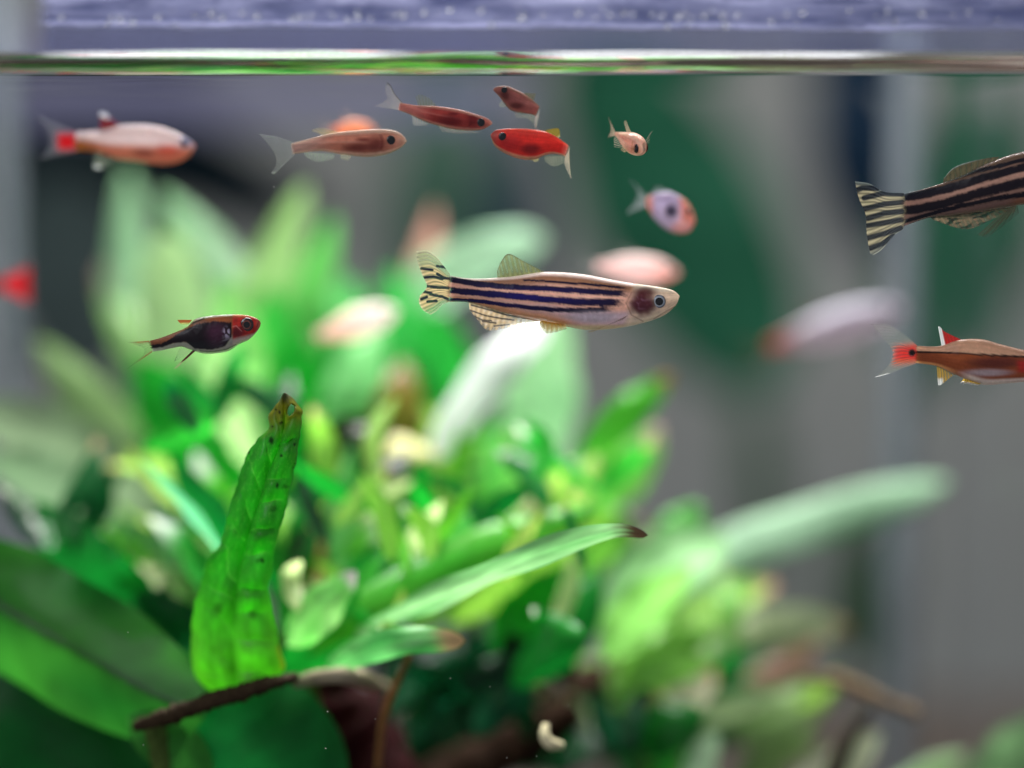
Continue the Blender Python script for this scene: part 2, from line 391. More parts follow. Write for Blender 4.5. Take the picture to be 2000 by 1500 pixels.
# --- right hand clump
pC = plant('leafy_plant', 'blurred plant on the right with a long pale leaf pointing up to the corner seam', None)
for pts, wd, c, kw in [
    ([(1200, 1240, .425), (1400, 1090, .435), (1600, 1015, .445), (1850, 940, .455)], 100, (160, 195, 165), dict(col2=(140, 185, 145), shape='strap', pet=.5)),
    ([(1180, 1260, .42), (1280, 1120, .42), (1420, 1050, .42)], 130, (175, 220, 165), dict(shape='oval')),
    ([(1400, 1250, .44), (1520, 1225, .44), (1660, 1225, .445)], 86, (176, 188, 148), dict(shape='oval', tip=(170, 135, 115), face=25)),
    ([(1250, 1320, .43), (1380, 1200, .43), (1520, 1140, .435)], 110, (160, 205, 110), dict(tip=(190, 150, 120))),
    ([(1180, 1290, .41), (1260, 1190, .41), (1350, 1110, .41)], 120, (150, 215, 110), {}),
    ([(1280, 1080, .43), (1320, 1040, .43), (1370, 985, .43)], 90, (90, 170, 75), {}),
    ([(1200, 1340, .42), (1290, 1270, .42), (1400, 1230, .42)], 100, (130, 190, 80), {}),
    ([(1220, 1360, .41), (1310, 1310, .41), (1400, 1290, .41)], 60, (140, 200, 90), {}),
    ([(1300, 1420, .42), (1350, 1350, .42), (1400, 1310, .42)], 70, (225, 215, 190), dict(shape='oval', tip=(200, 150, 110))),
    ([(1290, 1440, .43), (1420, 1400, .43), (1580, 1400, .435)], 110, (165, 185, 140), {}),
    ([(1400, 1430, .43), (1520, 1400, .43), (1640, 1330, .435)], 100, (160, 190, 130), {}),
    ([(1340, 1470, .43), (1400, 1420, .43), (1500, 1340, .44)], 100, (80, 130, 85), {}),
    ([(1260, 1480, .41), (1300, 1420, .41), (1380, 1390, .41)], 110, (25, 120, 40), {}),
    ([(1560, 1380, .43), (1600, 1350, .43), (1640, 1310, .43)], 50, (140, 180, 80), {}),
    ([(1450, 1600, .43), (1500, 1490, .43), (1600, 1440, .43)], 90, (140, 170, 110), {}),
    ([(1520, 1600, .42), (1640, 1500, .42), (1720, 1430, .42)], 90, (190, 195, 165), {}),
    ([(1350, 1590, .41), (1370, 1490, .41), (1400, 1430, .41)], 60, (165, 195, 160), dict(shape='oval')),
    ([(1700, 1600, .43), (1800, 1520, .43), (1890, 1470, .43)], 70, (110, 150, 90), {}),
    ([(1900, 1640, .43), (1960, 1520, .43), (2050, 1400, .44)], 130, (120, 165, 110), {}),
    ([(1450, 1330, .44), (1520, 1310, .44), (1600, 1250, .44)], 60, (175, 130, 110), {}),
]:
    kw.setdefault('face', R.uniform(-35, 45))
    leaf(pC, pts, wd, c, **kw)
stem_to(pC, 1260, 1420, .42, 1230, 1640, .42)
# --- middle clump, nearer
pD = plant('leafy_plant', 'dense bright green plant in the middle below the striped fish, nearly sharp dark tipped leaf', None)
for pts, wd, c, kw in [
    ([(560, 1290, .385), (700, 1195, .385), (860, 1105, .388), (1010, 1040, .392), (1190, 985, .40)], 95, (45, 170, 45), dict(col2=(110, 195, 60), face=35)),
    ([(600, 1310, .39), (720, 1160, .395), (860, 1060, .40), (1000, 990, .405)], 110, (60, 180, 50), dict(face=30)),
    ([(560, 1260, .38), (620, 1190, .378), (695, 1115, .378)], 95, (100, 200, 80), dict(col2=(160, 215, 130), tip=(215, 190, 205), tipf=.12, face=30)),
    ([(560, 1330, .385), (650, 1230, .385), (700, 1150, .386)], 130, (20, 140, 40), {}),
    ([(640, 1100, .40), (690, 1050, .40), (780, 1015, .40)], 60, (110, 200, 70), dict(tip=(232, 222, 220), tipf=.3)),
    ([(650, 1160, .40), (665, 1020, .40), (690, 865, .405)], 60, (60, 170, 60), dict(col2=(150, 210, 140))),
    ([(680, 1180, .41), (700, 1040, .41), (735, 880, .415)], 110, (15, 130, 45), {}),
    ([(600, 1160, .40), (625, 1080, .40), (615, 990, .40)], 55, (190, 140, 95), dict(tip=(200, 185, 120), tipf=.3)),
    ([(560, 1180, .40), (585, 1060, .40), (600, 940, .405)], 80, (30, 140, 40), {}),
    ([(800, 1230, .40), (930, 1100, .40), (1060, 960, .405)], 80, (140, 200, 80), dict(tip=(215, 170, 160), tipf=.12, face=35)),
    ([(880, 1220, .41), (1010, 1120, .41), (1200, 1000, .415)], 85, (150, 205, 75), {}),
    ([(960, 1260, .41), (1060, 1170, .41), (1140, 1060, .415)], 130, (40, 165, 50), {}),
    ([(1000, 1340, .40), (1110, 1230, .40), (1170, 1110, .405)], 100, (15, 140, 45), {}),
    ([(740, 1120, .42), (780, 1000, .42), (830, 920, .42)], 120, (30, 140, 50), {}),
    ([(900, 1160, .42), (960, 1060, .42), (1040, 1000, .42)], 120, (130, 200, 80), {}),
    ([(560, 1060, .42), (640, 960, .42), (760, 900, .42)], 120, (10, 120, 40), {}),
    ([(1060, 1180, .42), (1130, 1090, .42), (1230, 1010, .42)], 110, (120, 190, 70), {}),
    ([(1040, 1100, .425), (1100, 1010, .425), (1190, 930, .425)], 110, (110, 190, 65), {}),
]:
    kw.setdefault('face', R.uniform(-30, 35))
    leaf(pD, pts, wd, c, **kw)
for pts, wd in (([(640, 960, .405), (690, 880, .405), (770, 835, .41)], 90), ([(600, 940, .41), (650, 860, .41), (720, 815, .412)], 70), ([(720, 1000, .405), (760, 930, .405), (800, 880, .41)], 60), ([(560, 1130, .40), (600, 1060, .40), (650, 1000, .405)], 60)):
    leaf(pD, pts, wd, (5, 52, 22), col2=(40, 44, 20), face=R.uniform(-20, 20))  # near-black green stands in for the shaded gaps between leaves
# the almost sharp leaf with a dark tip, lying nearly level, and the short one under it
leaf(pD, [(690, 1245, .385), (830, 1178, .374), (960, 1120, .366), (1090, 1068, .361), (1200, 1038, .3575), (1266, 1046, .356)], 54, (66, 140, 66), col2=(146, 186, 132), tip=(46, 34, 24), tipf=.075, face=-14, cup=.30, ruf=.16, nL=80, nW=17, shape='strap', vein=.3, ribw=.1)
leaf(pD, [(640, 1300, .378), (720, 1265, .371), (810, 1248, .367), (908, 1252, .366)], 62, (60, 170, 75), col2=(140, 210, 130), tip=(190, 150, 115), tipf=.14, face=30, cup=.3, nL=36, nW=11, shape='strap')
stem_to(pD, 600, 1310, .385, 640, 1640, .385)
# --- left clump (middle distance) + near left leaves
pE = plant('leafy_plant', 'blurred pale plant reaching in from the left edge above the big near leaf', None)
for pts, wd, c, kw in [
    ([(360, 1020, .44), (230, 860, .445), (70, 660, .45)], 120, (125, 158, 100), {}),
    ([(330, 1010, .43), (160, 890, .43), (-60, 800, .435)], 140, (112, 132, 102), dict(shape='oval')),
    ([(250, 1060, .42), (110, 960, .42), (-40, 900, .425)], 150, (104, 130, 98), {}),
    ([(300, 1150, .40), (180, 1120, .40), (60, 980, .405)], 150, (10, 105, 35), dict(col2=(20, 130, 45))),
    ([(330, 1230, .40), (200, 1230, .40), (30, 1100, .405)], 150, (15, 115, 35), {}),
    ([(440, 1090, .385), (370, 1000, .385), (270, 895, .39)], 44, (60, 160, 95), dict(col2=(120, 195, 150), face=45)),
    ([(470, 1100, .40), (400, 1000, .40), (330, 900, .405)], 95, (10, 110, 40), {}),
    ([(460, 1090, .41), (410, 980, .41), (380, 880, .41)], 110, (90, 190, 50), dict(tip=(235, 238, 232), tipf=.22, face=45)),  # white tip is a leaf highlight put into the colour
    ([(420, 1180, .40), (370, 1080, .40), (290, 1010, .40)], 90, (50, 160, 60), dict(tip=(225, 232, 225), tipf=.25, face=45)),  # highlight painted as a white tip here too
    ([(420, 1200, .40), (340, 1140, .40), (220, 1110, .40)], 75, (120, 160, 90), dict(tip=(205, 205, 165), tipf=.5, face=40)),
    ([(430, 1150, .41), (300, 1080, .41), (230, 1010, .41)], 90, (100, 160, 100), {}),
    ([(430, 1250, .40), (330, 1210, .40), (260, 1150, .40)], 100, (10, 90, 40), {}),
]:
    kw.setdefault('face', R.uniform(-25, 30))
    leaf(pE, pts, wd, c, **kw)
stem_to(pE, 430, 1200, .405, 470, 1640, .405)
pF = plant('leafy_plant', 'near plant at lower left with the sharp upright leaf and a big slanting leaf', None)
leaf(pF, [(-170, 1060, .386), (-20, 1170, .382), (150, 1270, .378), (290, 1350, .374), (400, 1400, .371)], 250, (5, 84, 22), col2=(58, 136, 40), face=6, cup=.10, fold=.22, ruf=.07, nL=50, nW=25, shape='strap', vein=-.6, ribw=.07)
leaf(pF, [(-120, 1330, .385), (60, 1420, .384), (300, 1560, .383)], 230, (8, 72, 26), face=15, nL=24, nW=9, shape='strap')
leaf(pF, [(330, 1390, .376), (450, 1440, .375), (640, 1620, .374)], 330, (8, 92, 38), col2=(18, 110, 42), face=10, nL=24, nW=9, shape='oval')
leaf(pF, [(250, 1400, .372), (340, 1460, .372), (420, 1540, .372)], 110, (60, 135, 50), face=10, nL=18)
# hero leaf, traced edge by edge
def hero():
    LE = [(556, 768), (546, 782), (526, 815), (526, 836), (503, 859), (485, 885), (472, 923), (453, 979), (440, 1030), (429, 1066), (405, 1094), (393, 1137), (380, 1188), (374, 1230), (375, 1286), (388, 1328), (440, 1366)]
    RE = [(557, 768), (572, 780), (588, 803), (587, 828), (582, 868), (573, 919), (565, 962), (552, 1013), (539, 1056), (529, 1115), (524, 1154), (529, 1182), (540, 1232), (546, 1268), (556, 1298), (546, 1318), (498, 1348)]
    MR = [(556, 768), (555, 784), (556, 810), (555, 832), (548, 864), (538, 893), (524, 923), (507, 979), (489, 1032), (479, 1066), (471, 1100), (463, 1146), (457, 1192), (455, 1232), (457, 1284), (461, 1325), (466, 1364)]
    n, mm = 230, 61
    l, r_, mr = spline(LE, n), spline(RE, n), spline(MR, n)
    V, C, keep = [], [], []
    green, yg, deep = lin((68, 172, 54)), lin((136, 200, 72)), lin((10, 105, 34))
    for i in range(n):
        u = i/(n-1); dd = 0.3525+0.019*u**1.4
        for j in range(mm):
            v = 2*j/(mm-1)-1
            p = mr[i]+(r_[i]-mr[i])*v if v > 0 else mr[i]+(l[i]-mr[i])*(-v)
            p = p+np.array([1, 0.2])*(3.2*nz(u*20, v, 3)+2.2*nz(u*48, v, 9))*abs(v)**3
            # quilted cells between the side veins
            ph = u*11+0.5*nz(u*9, 2.0 if v > 0 else 7.0)+(0.12*abs(v)+0.10*nz(u*14, v*2.5, 1) if v > 0 else 0.4+1.25*abs(v)+0.12*nz(u*12, v*2, 6))
            fr = ph-math.floor(ph); cell = math.sin(math.pi*fr)**0.6
            q = cell*math.sin(math.pi*min(abs(v), 1)**0.8)
            fade = float(smooth(0.0, 0.10, u))
            h = 0.0018*q*fade*(1 if v > 0 else 0.55)*(0.65+0.7*nz(u*7, v, 12))-0.0003*math.exp(-(v/0.2)**2)*fade+0.0006*nz(u*10, v*2, 4)
            P = at(p[0], p[1], dd+0.0028*(-v if v > 0 else v*0.35)*0.6-h+0.0022*v*v)
            V.append(P)
            vein = math.exp(-((min(fr, 1-fr))/0.05)**2)*smooth(0.02, 0.10, abs(v))*smooth(0.95, 0.55, abs(v))*smooth(-0.3, 0.2, nz(u*13, v*1.2, 21))
            k = float(smooth(0.50, 0.95, u))
            base = green*(1-k)+(green*0.35+yg*0.65)*k
            base = base*(1+0.25*nz(u*8, v*3, 5)+0.2*nz(u*26, v*8, 5)); w_ = abs(nz(u*34, v*9+3*u, 31)); base = base+(lin((140, 205, 90))-base)*0.35*smooth(.06, .0, w_)*smooth(.9, .4, u)
            edge = float(smooth(0.62, 0.95, abs(v)+0.12*nz(u*18, v)))*k
            base = base*(1-0.6*edge)+yg*0.6*edge
            base = base*(1-0.12*math.exp(-(v/0.09)**2)*float(smooth(0.15, 0.3, u)))
            base = base+(lin((150, 215, 110))-base)*0.45*float(vein)*float(smooth(0.02, 0.1, u))*(1-0.5*k)
            tb = float(smooth(0.17, 0.05, u+0.03*nz(v*3, u*20)))
            base = base*(1-tb)+lin((138, 142, 34))*tb*(1+0.5*nz(u*60, v*5))
            sp = 0
            for (sx, sy, sr, sk) in [(531, 860, 4.5, 1.6), (545, 870, 2, 1), (486, 884, 3.5, 1), (533, 996, 7, .6), (504, 1095, 5, .8), (512, 1094, 4, 1.2), (426, 1188, 8, 1.4), (493, 1199, 9, 1.0), (550, 890, 3, 1), (574, 868, 3, 1), (541, 948, 3, 1.6), (556, 950, 8, .5), (536, 992, 5, 1), (549, 826, 3, 1), (534, 833, 2, 1), (540, 800, 2.5, 1), (575, 905, 2, 1), (572, 912, 2, 1), (547, 805, 2, 2)]:
                e = ((p[0]-sx+0.5*sr*nz(p[1]*.25, sx))/sr)**2+((p[1]-sy+0.5*sr*nz(p[0]*.25, sy))/(sr*sk))**2
                sp = max(sp, math.exp(-e**2)*(0.9 if sr < 4.6 else 0.42))
            rim = float(smooth(0.90, 1.0, abs(v)))*float(smooth(0.75, 0.0, u))*(0.55 if v > 0 else 0.3)+float(smooth(0.045, 0.01, u))
            sp = max(sp, min(rim, 1)*0.85)
            base = base*(1-sp)+lin((14, 24, 8))*sp
            if edge > 0.6 and 1262 < p[1] < 1305 and v > 0.93: base = mixc(base, lin((190, 150, 40)), 0.4)
            C.append(base)
            hx, hy = p[0]-568, p[1]-801
            keep.append(not ((hx*0.9+hy*0.25)**2/36.0+hy**2/110.0 < 1+0.5*nz(p[0]*0.3, p[1]*0.3)))
    F = [f for f in grid_faces(n, mm) if all(keep[k] for k in f)]
    o = mesh_obj('upright_leaf', V, F, M_leaf, pF, C)
    o['label'] = 'sharp upright green leaf with a brown torn tip and a hole'
    s = o.modifiers.new('thickness', 'SOLIDIFY'); s.thickness = 0.00022; s.offset = 0
hero()
tube('stem', [at(262, 1420, .368), at(350, 1391, .3670), at(400, 1373, .3665), at(460, 1356, .3665), at(520, 1337, .3665), at(580, 1322, .370)], [0.0007, 0.0013, 0.0011, 0.0013, 0.0010, 0.0006], M_wood, pF, (56, 44, 30), 0.5, 60, 12)
stem_to(pF, 300, 1410, .372, 330, 1650, .376, 0.002)

# random leaves deep in the clumps so that no hole opens between them
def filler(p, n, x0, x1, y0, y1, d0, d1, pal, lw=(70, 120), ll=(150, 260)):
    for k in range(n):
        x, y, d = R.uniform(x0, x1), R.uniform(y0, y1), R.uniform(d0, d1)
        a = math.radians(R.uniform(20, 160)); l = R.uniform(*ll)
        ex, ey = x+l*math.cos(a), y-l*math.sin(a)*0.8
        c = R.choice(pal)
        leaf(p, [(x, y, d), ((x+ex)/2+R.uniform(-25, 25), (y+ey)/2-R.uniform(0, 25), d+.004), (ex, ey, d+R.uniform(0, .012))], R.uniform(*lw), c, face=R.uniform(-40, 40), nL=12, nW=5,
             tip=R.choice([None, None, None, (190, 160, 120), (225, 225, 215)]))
SM = dict(lw=(34, 60), ll=(110, 220))
BR = [(8, 84, 36), (6, 66, 30), (138, 200, 70), (104, 190, 50), (165, 210, 100), (45, 170, 50), (20, 145, 40), (198, 214, 150), (12, 115, 40), (176, 206, 96)]  # the darkest greens stand in for shaded gaps in the clumps
filler(pA, 22, 260, 640, 820, 1120, .385, .42, BR, lw=(30, 56), ll=(120, 220))
filler(pB, 32, 600, 1180, 940, 1190, .388, .418, BR[1:], lw=(30, 58), ll=(150, 260))
filler(pD, 24, 560, 1180, 1080, 1300, .376, .40, BR[:2]+BR, lw=(24, 46), ll=(120, 230))
filler(pD, 20, 600, 1250, 1300, 1520, .385, .41, [(4, 52, 26), (5, 66, 34), (4, 40, 22), (8, 84, 50)], lw=(40, 80), ll=(120, 240))  # dark palette paints the shade low in the middle clump
filler(pC, 13, 1150, 1460, 1180, 1440, .42, .45, [(150, 190, 115), (120, 175, 85), (175, 200, 150), (90, 160, 70)], **SM)
filler(pE, 16, 30, 420, 1000, 1300, .395, .42, BR[:2]+BR[5:], **SM)
filler(pA, 22, 300, 700, 1000, 1240, .44, .47, [G['sat'], G['deep'], G['mid'], G['lime'], G['deep']])
filler(pB, 26, 700, 1150, 1000, 1240, .44, .47, [G['sat'], G['mid'], G['lime'], G['yel'], G['deep']])
filler(pD, 22, 560, 1150, 1340, 1600, .42, .45, [(4, 48, 24), (4, 36, 20), G['dark'], (6, 70, 34)])  # deeper layer, same shade put into the leaf colours
filler(pC, 14, 1120, 1400, 1300, 1600, .44, .46, [G['deep'], G['mid'], G['olive'], G['deep']])
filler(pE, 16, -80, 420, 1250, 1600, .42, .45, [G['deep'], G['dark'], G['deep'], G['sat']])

# ------------------------------------------------------------------ sunken wood, twigs
wd = empty('driftwood'); tag(wd, 'dark reddish brown piece of driftwood at the bottom behind the sharp leaf', 'driftwood')
tube('trunk', [at(560, 1230, .405), at(640, 1390, .40), at(720, 1560, .395), at(760, 1750, .39)], [0.004, 0.0075, 0.009, 0.011], M_wood, wd, (48, 8, 12), 0.4, 40, 16)
tube('branch', [at(1260, 1300, .43), at(1170, 1330, .43), at(1060, 1420, .425), at(800, 1560, .41)], [0.002, 0.0042, 0.004, 0.004], M_wood, wd, (44, 26, 14), 0.5, 40, 14, 4.0)
tube('branch', [at(575, 1335, .374), at(620, 1322, .373), at(690, 1322, .374), at(760, 1345, .39)], [0.0008, 0.0013, 0.0012, 0.0008], M_wood, wd, (150, 138, 115), 0.3, 24, 10, 2.0)
tube('root', [at(800, 1280, .376), at(770, 1345, .375), at(748, 1410, .375), at(738, 1500, .377)], [0.0004, 0.0006, 0.0006, 0.0005], M_wood, wd, (120, 84, 48), 0.2, 24, 8, 3.0)
tw = tube('twig', [at(1560, 1320, .425), at(1640, 1330, .42), at(1720, 1365, .415), at(1795, 1395, .412)], [0.0006, 0.0012, 0.0011, 0.0008], M_wood, None, (96, 80, 62), 0.5, 30, 10)
tag(tw, 'blurred pale brown twig at lower right in front of the corner seam', 'twig')
tw = tube('twig', [at(1700, 1380, .41), at(1660, 1440, .41), at(1625, 1520, .41), at(1600, 1650, .41)], [0.0008, 0.0014, 0.0016, 0.0018], M_wood, None, (52, 46, 36), 0.3, 30, 10, 5.0)
tag(tw, 'dark thin twig rising from the bottom edge at lower right', 'twig')
fr_ = tube('curled_fragment', [at(1066, 1416, .372), at(1064, 1436, .371), at(1074, 1452, .371), at(1097, 1456, .372)], [0.0005, 0.0008, 0.0009, 0.0006], M_wood, None, (215, 205, 165), 0.15, 24, 10, 1.0)
tag(fr_, 'small curled cream root fragment near the bottom in the middle', 'fragment')
V, F = [], []
for (x, y) in [(740, 1071), (880, 1325), (957, 1341), (1048, 1477), (733, 1404), (1110, 1378), (1243, 966), (851, 987), (115, 802), (535, 365), (1316, 862), (636, 1462), (280, 1455), (640, 1390), (250, 1235), (700, 1320), (1520, 924), (1385, 972), (990, 1480)]:
    P = at(x, y, 0.352+R.uniform(-.002, .003)); r = R.uniform(0.00004, 0.00009); b = len(V)
    V += [P+np.array(q)*r for q in ((1, 0, 0), (-1, 0, 0), (0, 1, 0), (0, -1, 0), (0, 0, 1), (0, 0, -1))]
    F += [(b+i, b+j, b+k) for i, j, k in ((0, 2, 4), (2, 1, 4), (1, 3, 4), (3, 0, 4), (2, 0, 5), (1, 2, 5), (3, 1, 5), (0, 3, 5))]
o = mesh_obj('suspended_particles', V, F, plain('particle_white', (235, 230, 220), 0.6), None); tag(o, 'tiny white specks floating in the water', 'specks', kind='stuff')

# ------------------------------------------------------------------ houseplant and dark things outside, behind the back glass
o = box('wall_panel', at(-400, 60, .93), at(1010, 60, .93)+np.array([0, .012, -.030]), plain('lilac_paint', (150, 150, 186), 0.7, 10, 0.1), None, 0.002)
tag(o, 'pale lilac panel on the wall, blurred just under the waterline at upper left', 'panel')
hp = empty('houseplant'); tag(hp, 'large dark green houseplant leaves blurred behind the back glass', 'houseplant')
for pts, wd_, c, kw in [
    ([(1500, 760, .75), (1420, 600, .76), (1300, 380, .77), (1150, 90, .78)], 360, (46, 112, 84), dict(shape='oval')),
    ([(1350, 480, .78), (1230, 330, .79), (1080, 120, .80)], 200, (30, 88, 70), dict(shape='lance')),
    ([(1790, 760, .75), (1880, 500, .76), (1960, 180, .77)], 300, (46, 106, 80), dict(shape='oval')),
    ([(1720, 520, .79), (1690, 300, .79), (1630, 60, .80)], 210, (26, 50, 74), dict(shape='lance')),
    ([(1010, 700, .80), (1000, 480, .80), (1010, 200, .81)], 140, (62, 80, 92), dict(shape='lance')),
    ([(830, 620, .80), (850, 420, .80), (880, 200, .81)], 200, (74, 108, 92), dict(shape='oval')),
    ([(1480, 1200, .79), (1490, 980, .79), (1470, 760, .80)], 90, (80, 110, 84), dict(shape='oval')),
    ([(1680, 1330, .77), (1690, 1160, .77), (1720, 990, .78)], 150, (62, 98, 66), dict(shape='oval')),
    ([(180, 760, .79), (140, 520, .79), (100, 330, .79)], 300, (74, 88, 88), dict(shape='oval')),
]:
    leaf(hp, pts, wd_, c, face=R.uniform(-15, 15), mat=M_oleaf, cup=.1, vein=.1, pet=.15, **kw)
tube('stem', [at(1500, 780, .75), at(1480, 1400, .76), at(1480, 2400, .77)], [0.002, 0.003, 0.004], M_oleaf, hp, (110, 125, 115), 0.1)
dk = empty('dark_cloth'); dk.location = (0, 0, 0)
tag(dk, 'dark navy cloth shape blurred behind the glass at upper left', 'cloth')
n, mm = 24, 12; V, C = [], []
top = spline([(-60, 225), (120, 228), (300, 220), (400, 232), (500, 290), (640, 400)], n)
bot = spline([(-60, 430), (120, 420), (280, 410), (380, 420), (470, 450), (640, 450)], n)
for i in range(n):
    for j in range(mm):
        t = j/(mm-1); p = top[i]*(1-t)+bot[i]*t
        V.append(at(p[0], p[1], .80+0.01*math.sin(i*0.9+t))); C.append(lin((14, 30, 38)))
mesh_obj('cloth', V, grid_faces(n, mm), M_oleaf, dk, C)

# ------------------------------------------------------------------ fish
def blob(X, Y, cx, cy, rx, ry, p=1.0): return math.exp(-(((X-cx)/rx)**2+((Y-cy)/ry)**2)**p)
def seg_d(X, Y, pts):
    best = 1e9
    for (ax, ay), (bx, by) in zip(pts[:-1], pts[1:]):
        dx, dy = bx-ax, by-ay; t = min(max(((X-ax)*dx+(Y-ay)*dy)/(dx*dx+dy*dy+1e-9), 0), 1)
        best = min(best, math.hypot(X-ax-t*dx, Y-ay-t*dy))
    return best
class Fish:
    def __init__(s, name, label, org, scale, d, top, bot, colf, fat=0.5, yaw=0.0, n=140, m=56, group='small fish swimming in the tank', bend=0.0, cat='fish', rim=0.5):
        s.org, s.sc, s.d = np.array(org, float), float(scale), d
        s.xs = sorted([top[0][0], top[-1][0]])
        cx = (top[0][0]+top[-1][0])/2; cy = np.mean([p[1] for p in top+bot]); s.c = np.array([cx, cy])
        P = at(*(s.org+s.c/s.sc), d); s.k = d/FPX/s.sc
        s.root = empty(name, P); s.root.rotation_euler = (0, 0, math.radians(yaw)); tag(s.root, label, cat, group)
        s.top, s.bot, s.fat, s.colf, s.bend = top, bot, fat, colf, bend
        s.tp, s.bp = spline(top, n), spline(bot, n)
        s.L = abs(s.xs[1]-s.xs[0]); V, C, F = [], [], []
        hh = np.linalg.norm(s.tp-s.bp, axis=1)/2
        hs = np.convolve(np.pad(hh, 8, mode='edge'), np.ones(17)/17, 'valid')
        s.hw = np.minimum(hh*0.98, hs*fat*1.06)*np.minimum(1, 0.10+np.linspace(0, 1, n)*3.2)**0.8
        for i in range(n):
            for j in range(m):
                a = 2*math.pi*j/m; ct, st = math.cos(a), math.sin(a)
                t = 0.5-0.5*ct                           # 0 bottom .. 1 top
                q = s.bp[i]*(1-t)+s.tp[i]*t
                y = s.hw[i]*math.copysign(abs(st)**0.85, st)
                V.append(s.loc(q[0], q[1], y)); cc = colf(q[0], q[1], i/(n-1), 2*t-1); sN = i/(n-1); at_ = abs(2*t-1)
                al = 1.0; px_ = (q[0]-top[0][0])/s.L; cc = cc*(1+0.09*math.sin(px_*330)*math.sin((t+0.03*px_)*52+(math.pi if int(px_*105) % 2 else 0))+0.07*nz(px_*60, t*14, 8))
                al *= smooth(0.0, 0.035, sN+0.012*nz(t*9, sN*5))*(1-rim*smooth(0.78, 1.0, at_))*(1-rim*0.8*smooth(0.965, 1.0, sN))
                C.append((max(cc[0], 0), max(cc[1], 0), max(cc[2], 0), al))
        F = grid_faces(n, m, True); F.append(tuple(range(m))); F.append(tuple(range((n-1)*m, n*m)))
        mesh_obj('body', V, F, M_body, s.root, C)
    def loc(s, X, Y, y=0.0):
        x = (X-s.c[0])*s.k
        b = s.bend*(X-s.c[0])**2/s.L if s.bend else 0
        return np.array([x, (y+b)*s.k, -(Y-s.c[1])*s.k])
    def half(s, X, Y):
        xm = (s.tp[:, 0]+s.bp[:, 0])/2; i = int(np.argmin(abs(xm-X)))
        mid = (s.tp[i]+s.bp[i])/2; h = abs(s.tp[i][1]-s.bp[i][1])/2+1e-6
        return s.hw[i]*max(0, 1-((Y-mid[1])/h)**2)**0.43
    def fin(s, name, base, tipl, colf, m0=None, m1=None, rays=14, nu=44, nv=22, y0=0.0, y1=0.0, wave=0.0, sides=(0,)):
        """Coons patch between the fin's root and its outer edge, corrugated by the fin rays"""
        A, B = spline(base, nu), spline(tipl, nu)
        c0 = spline(m0 or [base[0], tipl[0]], nv); c1 = spline(m1 or [base[-1], tipl[-1]], nv)
        for sd in sides:
            V, C = [], []
            for i in range(nu):
                u = i/(nu-1)
                for j in range(nv):
                    v = j/(nv-1)
                    p = (1-v)*A[i]+v*B[i]+(1-u)*c0[j]+u*c1[j]-((1-u)*(1-v)*A[0]+u*(1-v)*A[-1]+(1-u)*v*B[0]+u*v*B[-1])
                    rp = u*rays*2*math.pi*(1.0)
                    amp = 0.010*s.L
                    y = y0+(y1-y0)*v+amp*0.12*math.sin(rp)*min(1, v*3)+wave*math.sin(u*4+v*2)*v
                    if sd: y *= sd
                    V.append(s.loc(p[0], p[1], y))
                    c = np.array(colf(u, v, p[0], p[1]), float)
                    ry = 0.5+0.5*math.cos(rp)
                    kk = smooth(.5, .85, c[3]); c[3] = min(max(c[3]*((0.55+0.75*ry*ry)*(1-kk)+kk*(0.9+0.15*ry)), 0), 1); c[:3] *= 1-0.22*kk*(1-ry); C.append(c)
            mesh_obj(name, V, grid_faces(nu, nv), M_fin, s.root, C)
    def eye(s, X, Y, r, iris, pup=0.52, both=True, ring=None, sink=0):
        hw = s.half(X, Y)-sink
        for sd in ((-1, 1) if both else (-1,)):
            for part, rr, cc, lift in (('eye', r, iris, 0.0), ('pupil', r*pup, (4, 4, 6), 0.0)):
                n, m_ = 12, 28; V, C = [], []
                for i in range(n):
                    a = math.pi/2*i/(n-1)
                    for j in range(m_):
                        th = 2*math.pi*j/m_
                        rad = rr*math.cos(a)
                        dep = (0.30*r*math.sqrt(max(0, 1-(rad/r)**2)) + (0.05*r if part == 'pupil' else 0))-0.10*r
                        V.append(s.loc(X+rad*math.cos(th), Y+rad*math.sin(th), sd*(hw+dep)))
                        col = lin(cc)
                        if part == 'eye':
                            e = rad/r
                            col = col*(1+0.35*nz(math.cos(th)*2, math.sin(th)*2, 2))
                            if ring is not None: col = mixc(col, lin(ring), math.exp(-((e-pup-0.06)/0.10)**2))
                            col = mixc(col, lin((30, 18, 18)), float(smooth(0.86, 1.0, e))*0.8)
                        C.append(col)
                o = mesh_obj(part, V, grid_faces(n, m_, True), M_eye, s.root if part == 'eye' else eo, C)
                if part == 'eye': eo = o

# --- the striped fish in the middle -----------------------------------------------------------
def stripes(X, Y, S):
    k = 0
    for pts, th in S:
        xs = [p[0] for p in pts]
        if X < xs[0]-8 or X > xs[-1]+8: continue
        yc = np.interp(X, xs, [p[1] for p in pts]); t = np.interp(X, xs, np.linspace(th[0], th[1], len(xs)))
        e = min(float(smooth(xs[0]-8, xs[0]+16, X)), float(smooth(xs[-1]+8, xs[-1]-90, X+30*nz(X*.05, Y*.08))))
        yc += 3.0*nz(X*0.02, yc*0.02)+2.4*nz(X*0.09, yc); t = t*(1+0.16*nz(X*0.012, yc*.1)+0.10*nz(X*0.06, yc*.2))
        k = max(k, e*float(smooth(t*0.82, t*0.54, abs(Y-yc))))
    return k
S1 = [([(830, 296), (1000, 303), (1300, 326), (1560, 356)], (8, 13)),
      ([(330, 292), (500, 322), (700, 340), (1000, 352), (1300, 372), (1560, 387)], (27, 30)),
      ([(310, 366), (500, 382), (800, 405), (1000, 425), (1200, 441), (1530, 446)], (31, 36)),
      ([(300, 426), (465, 438), (515, 438), (700, 462), (1000, 492), (1200, 498), (1450, 490)], (17, 26))]
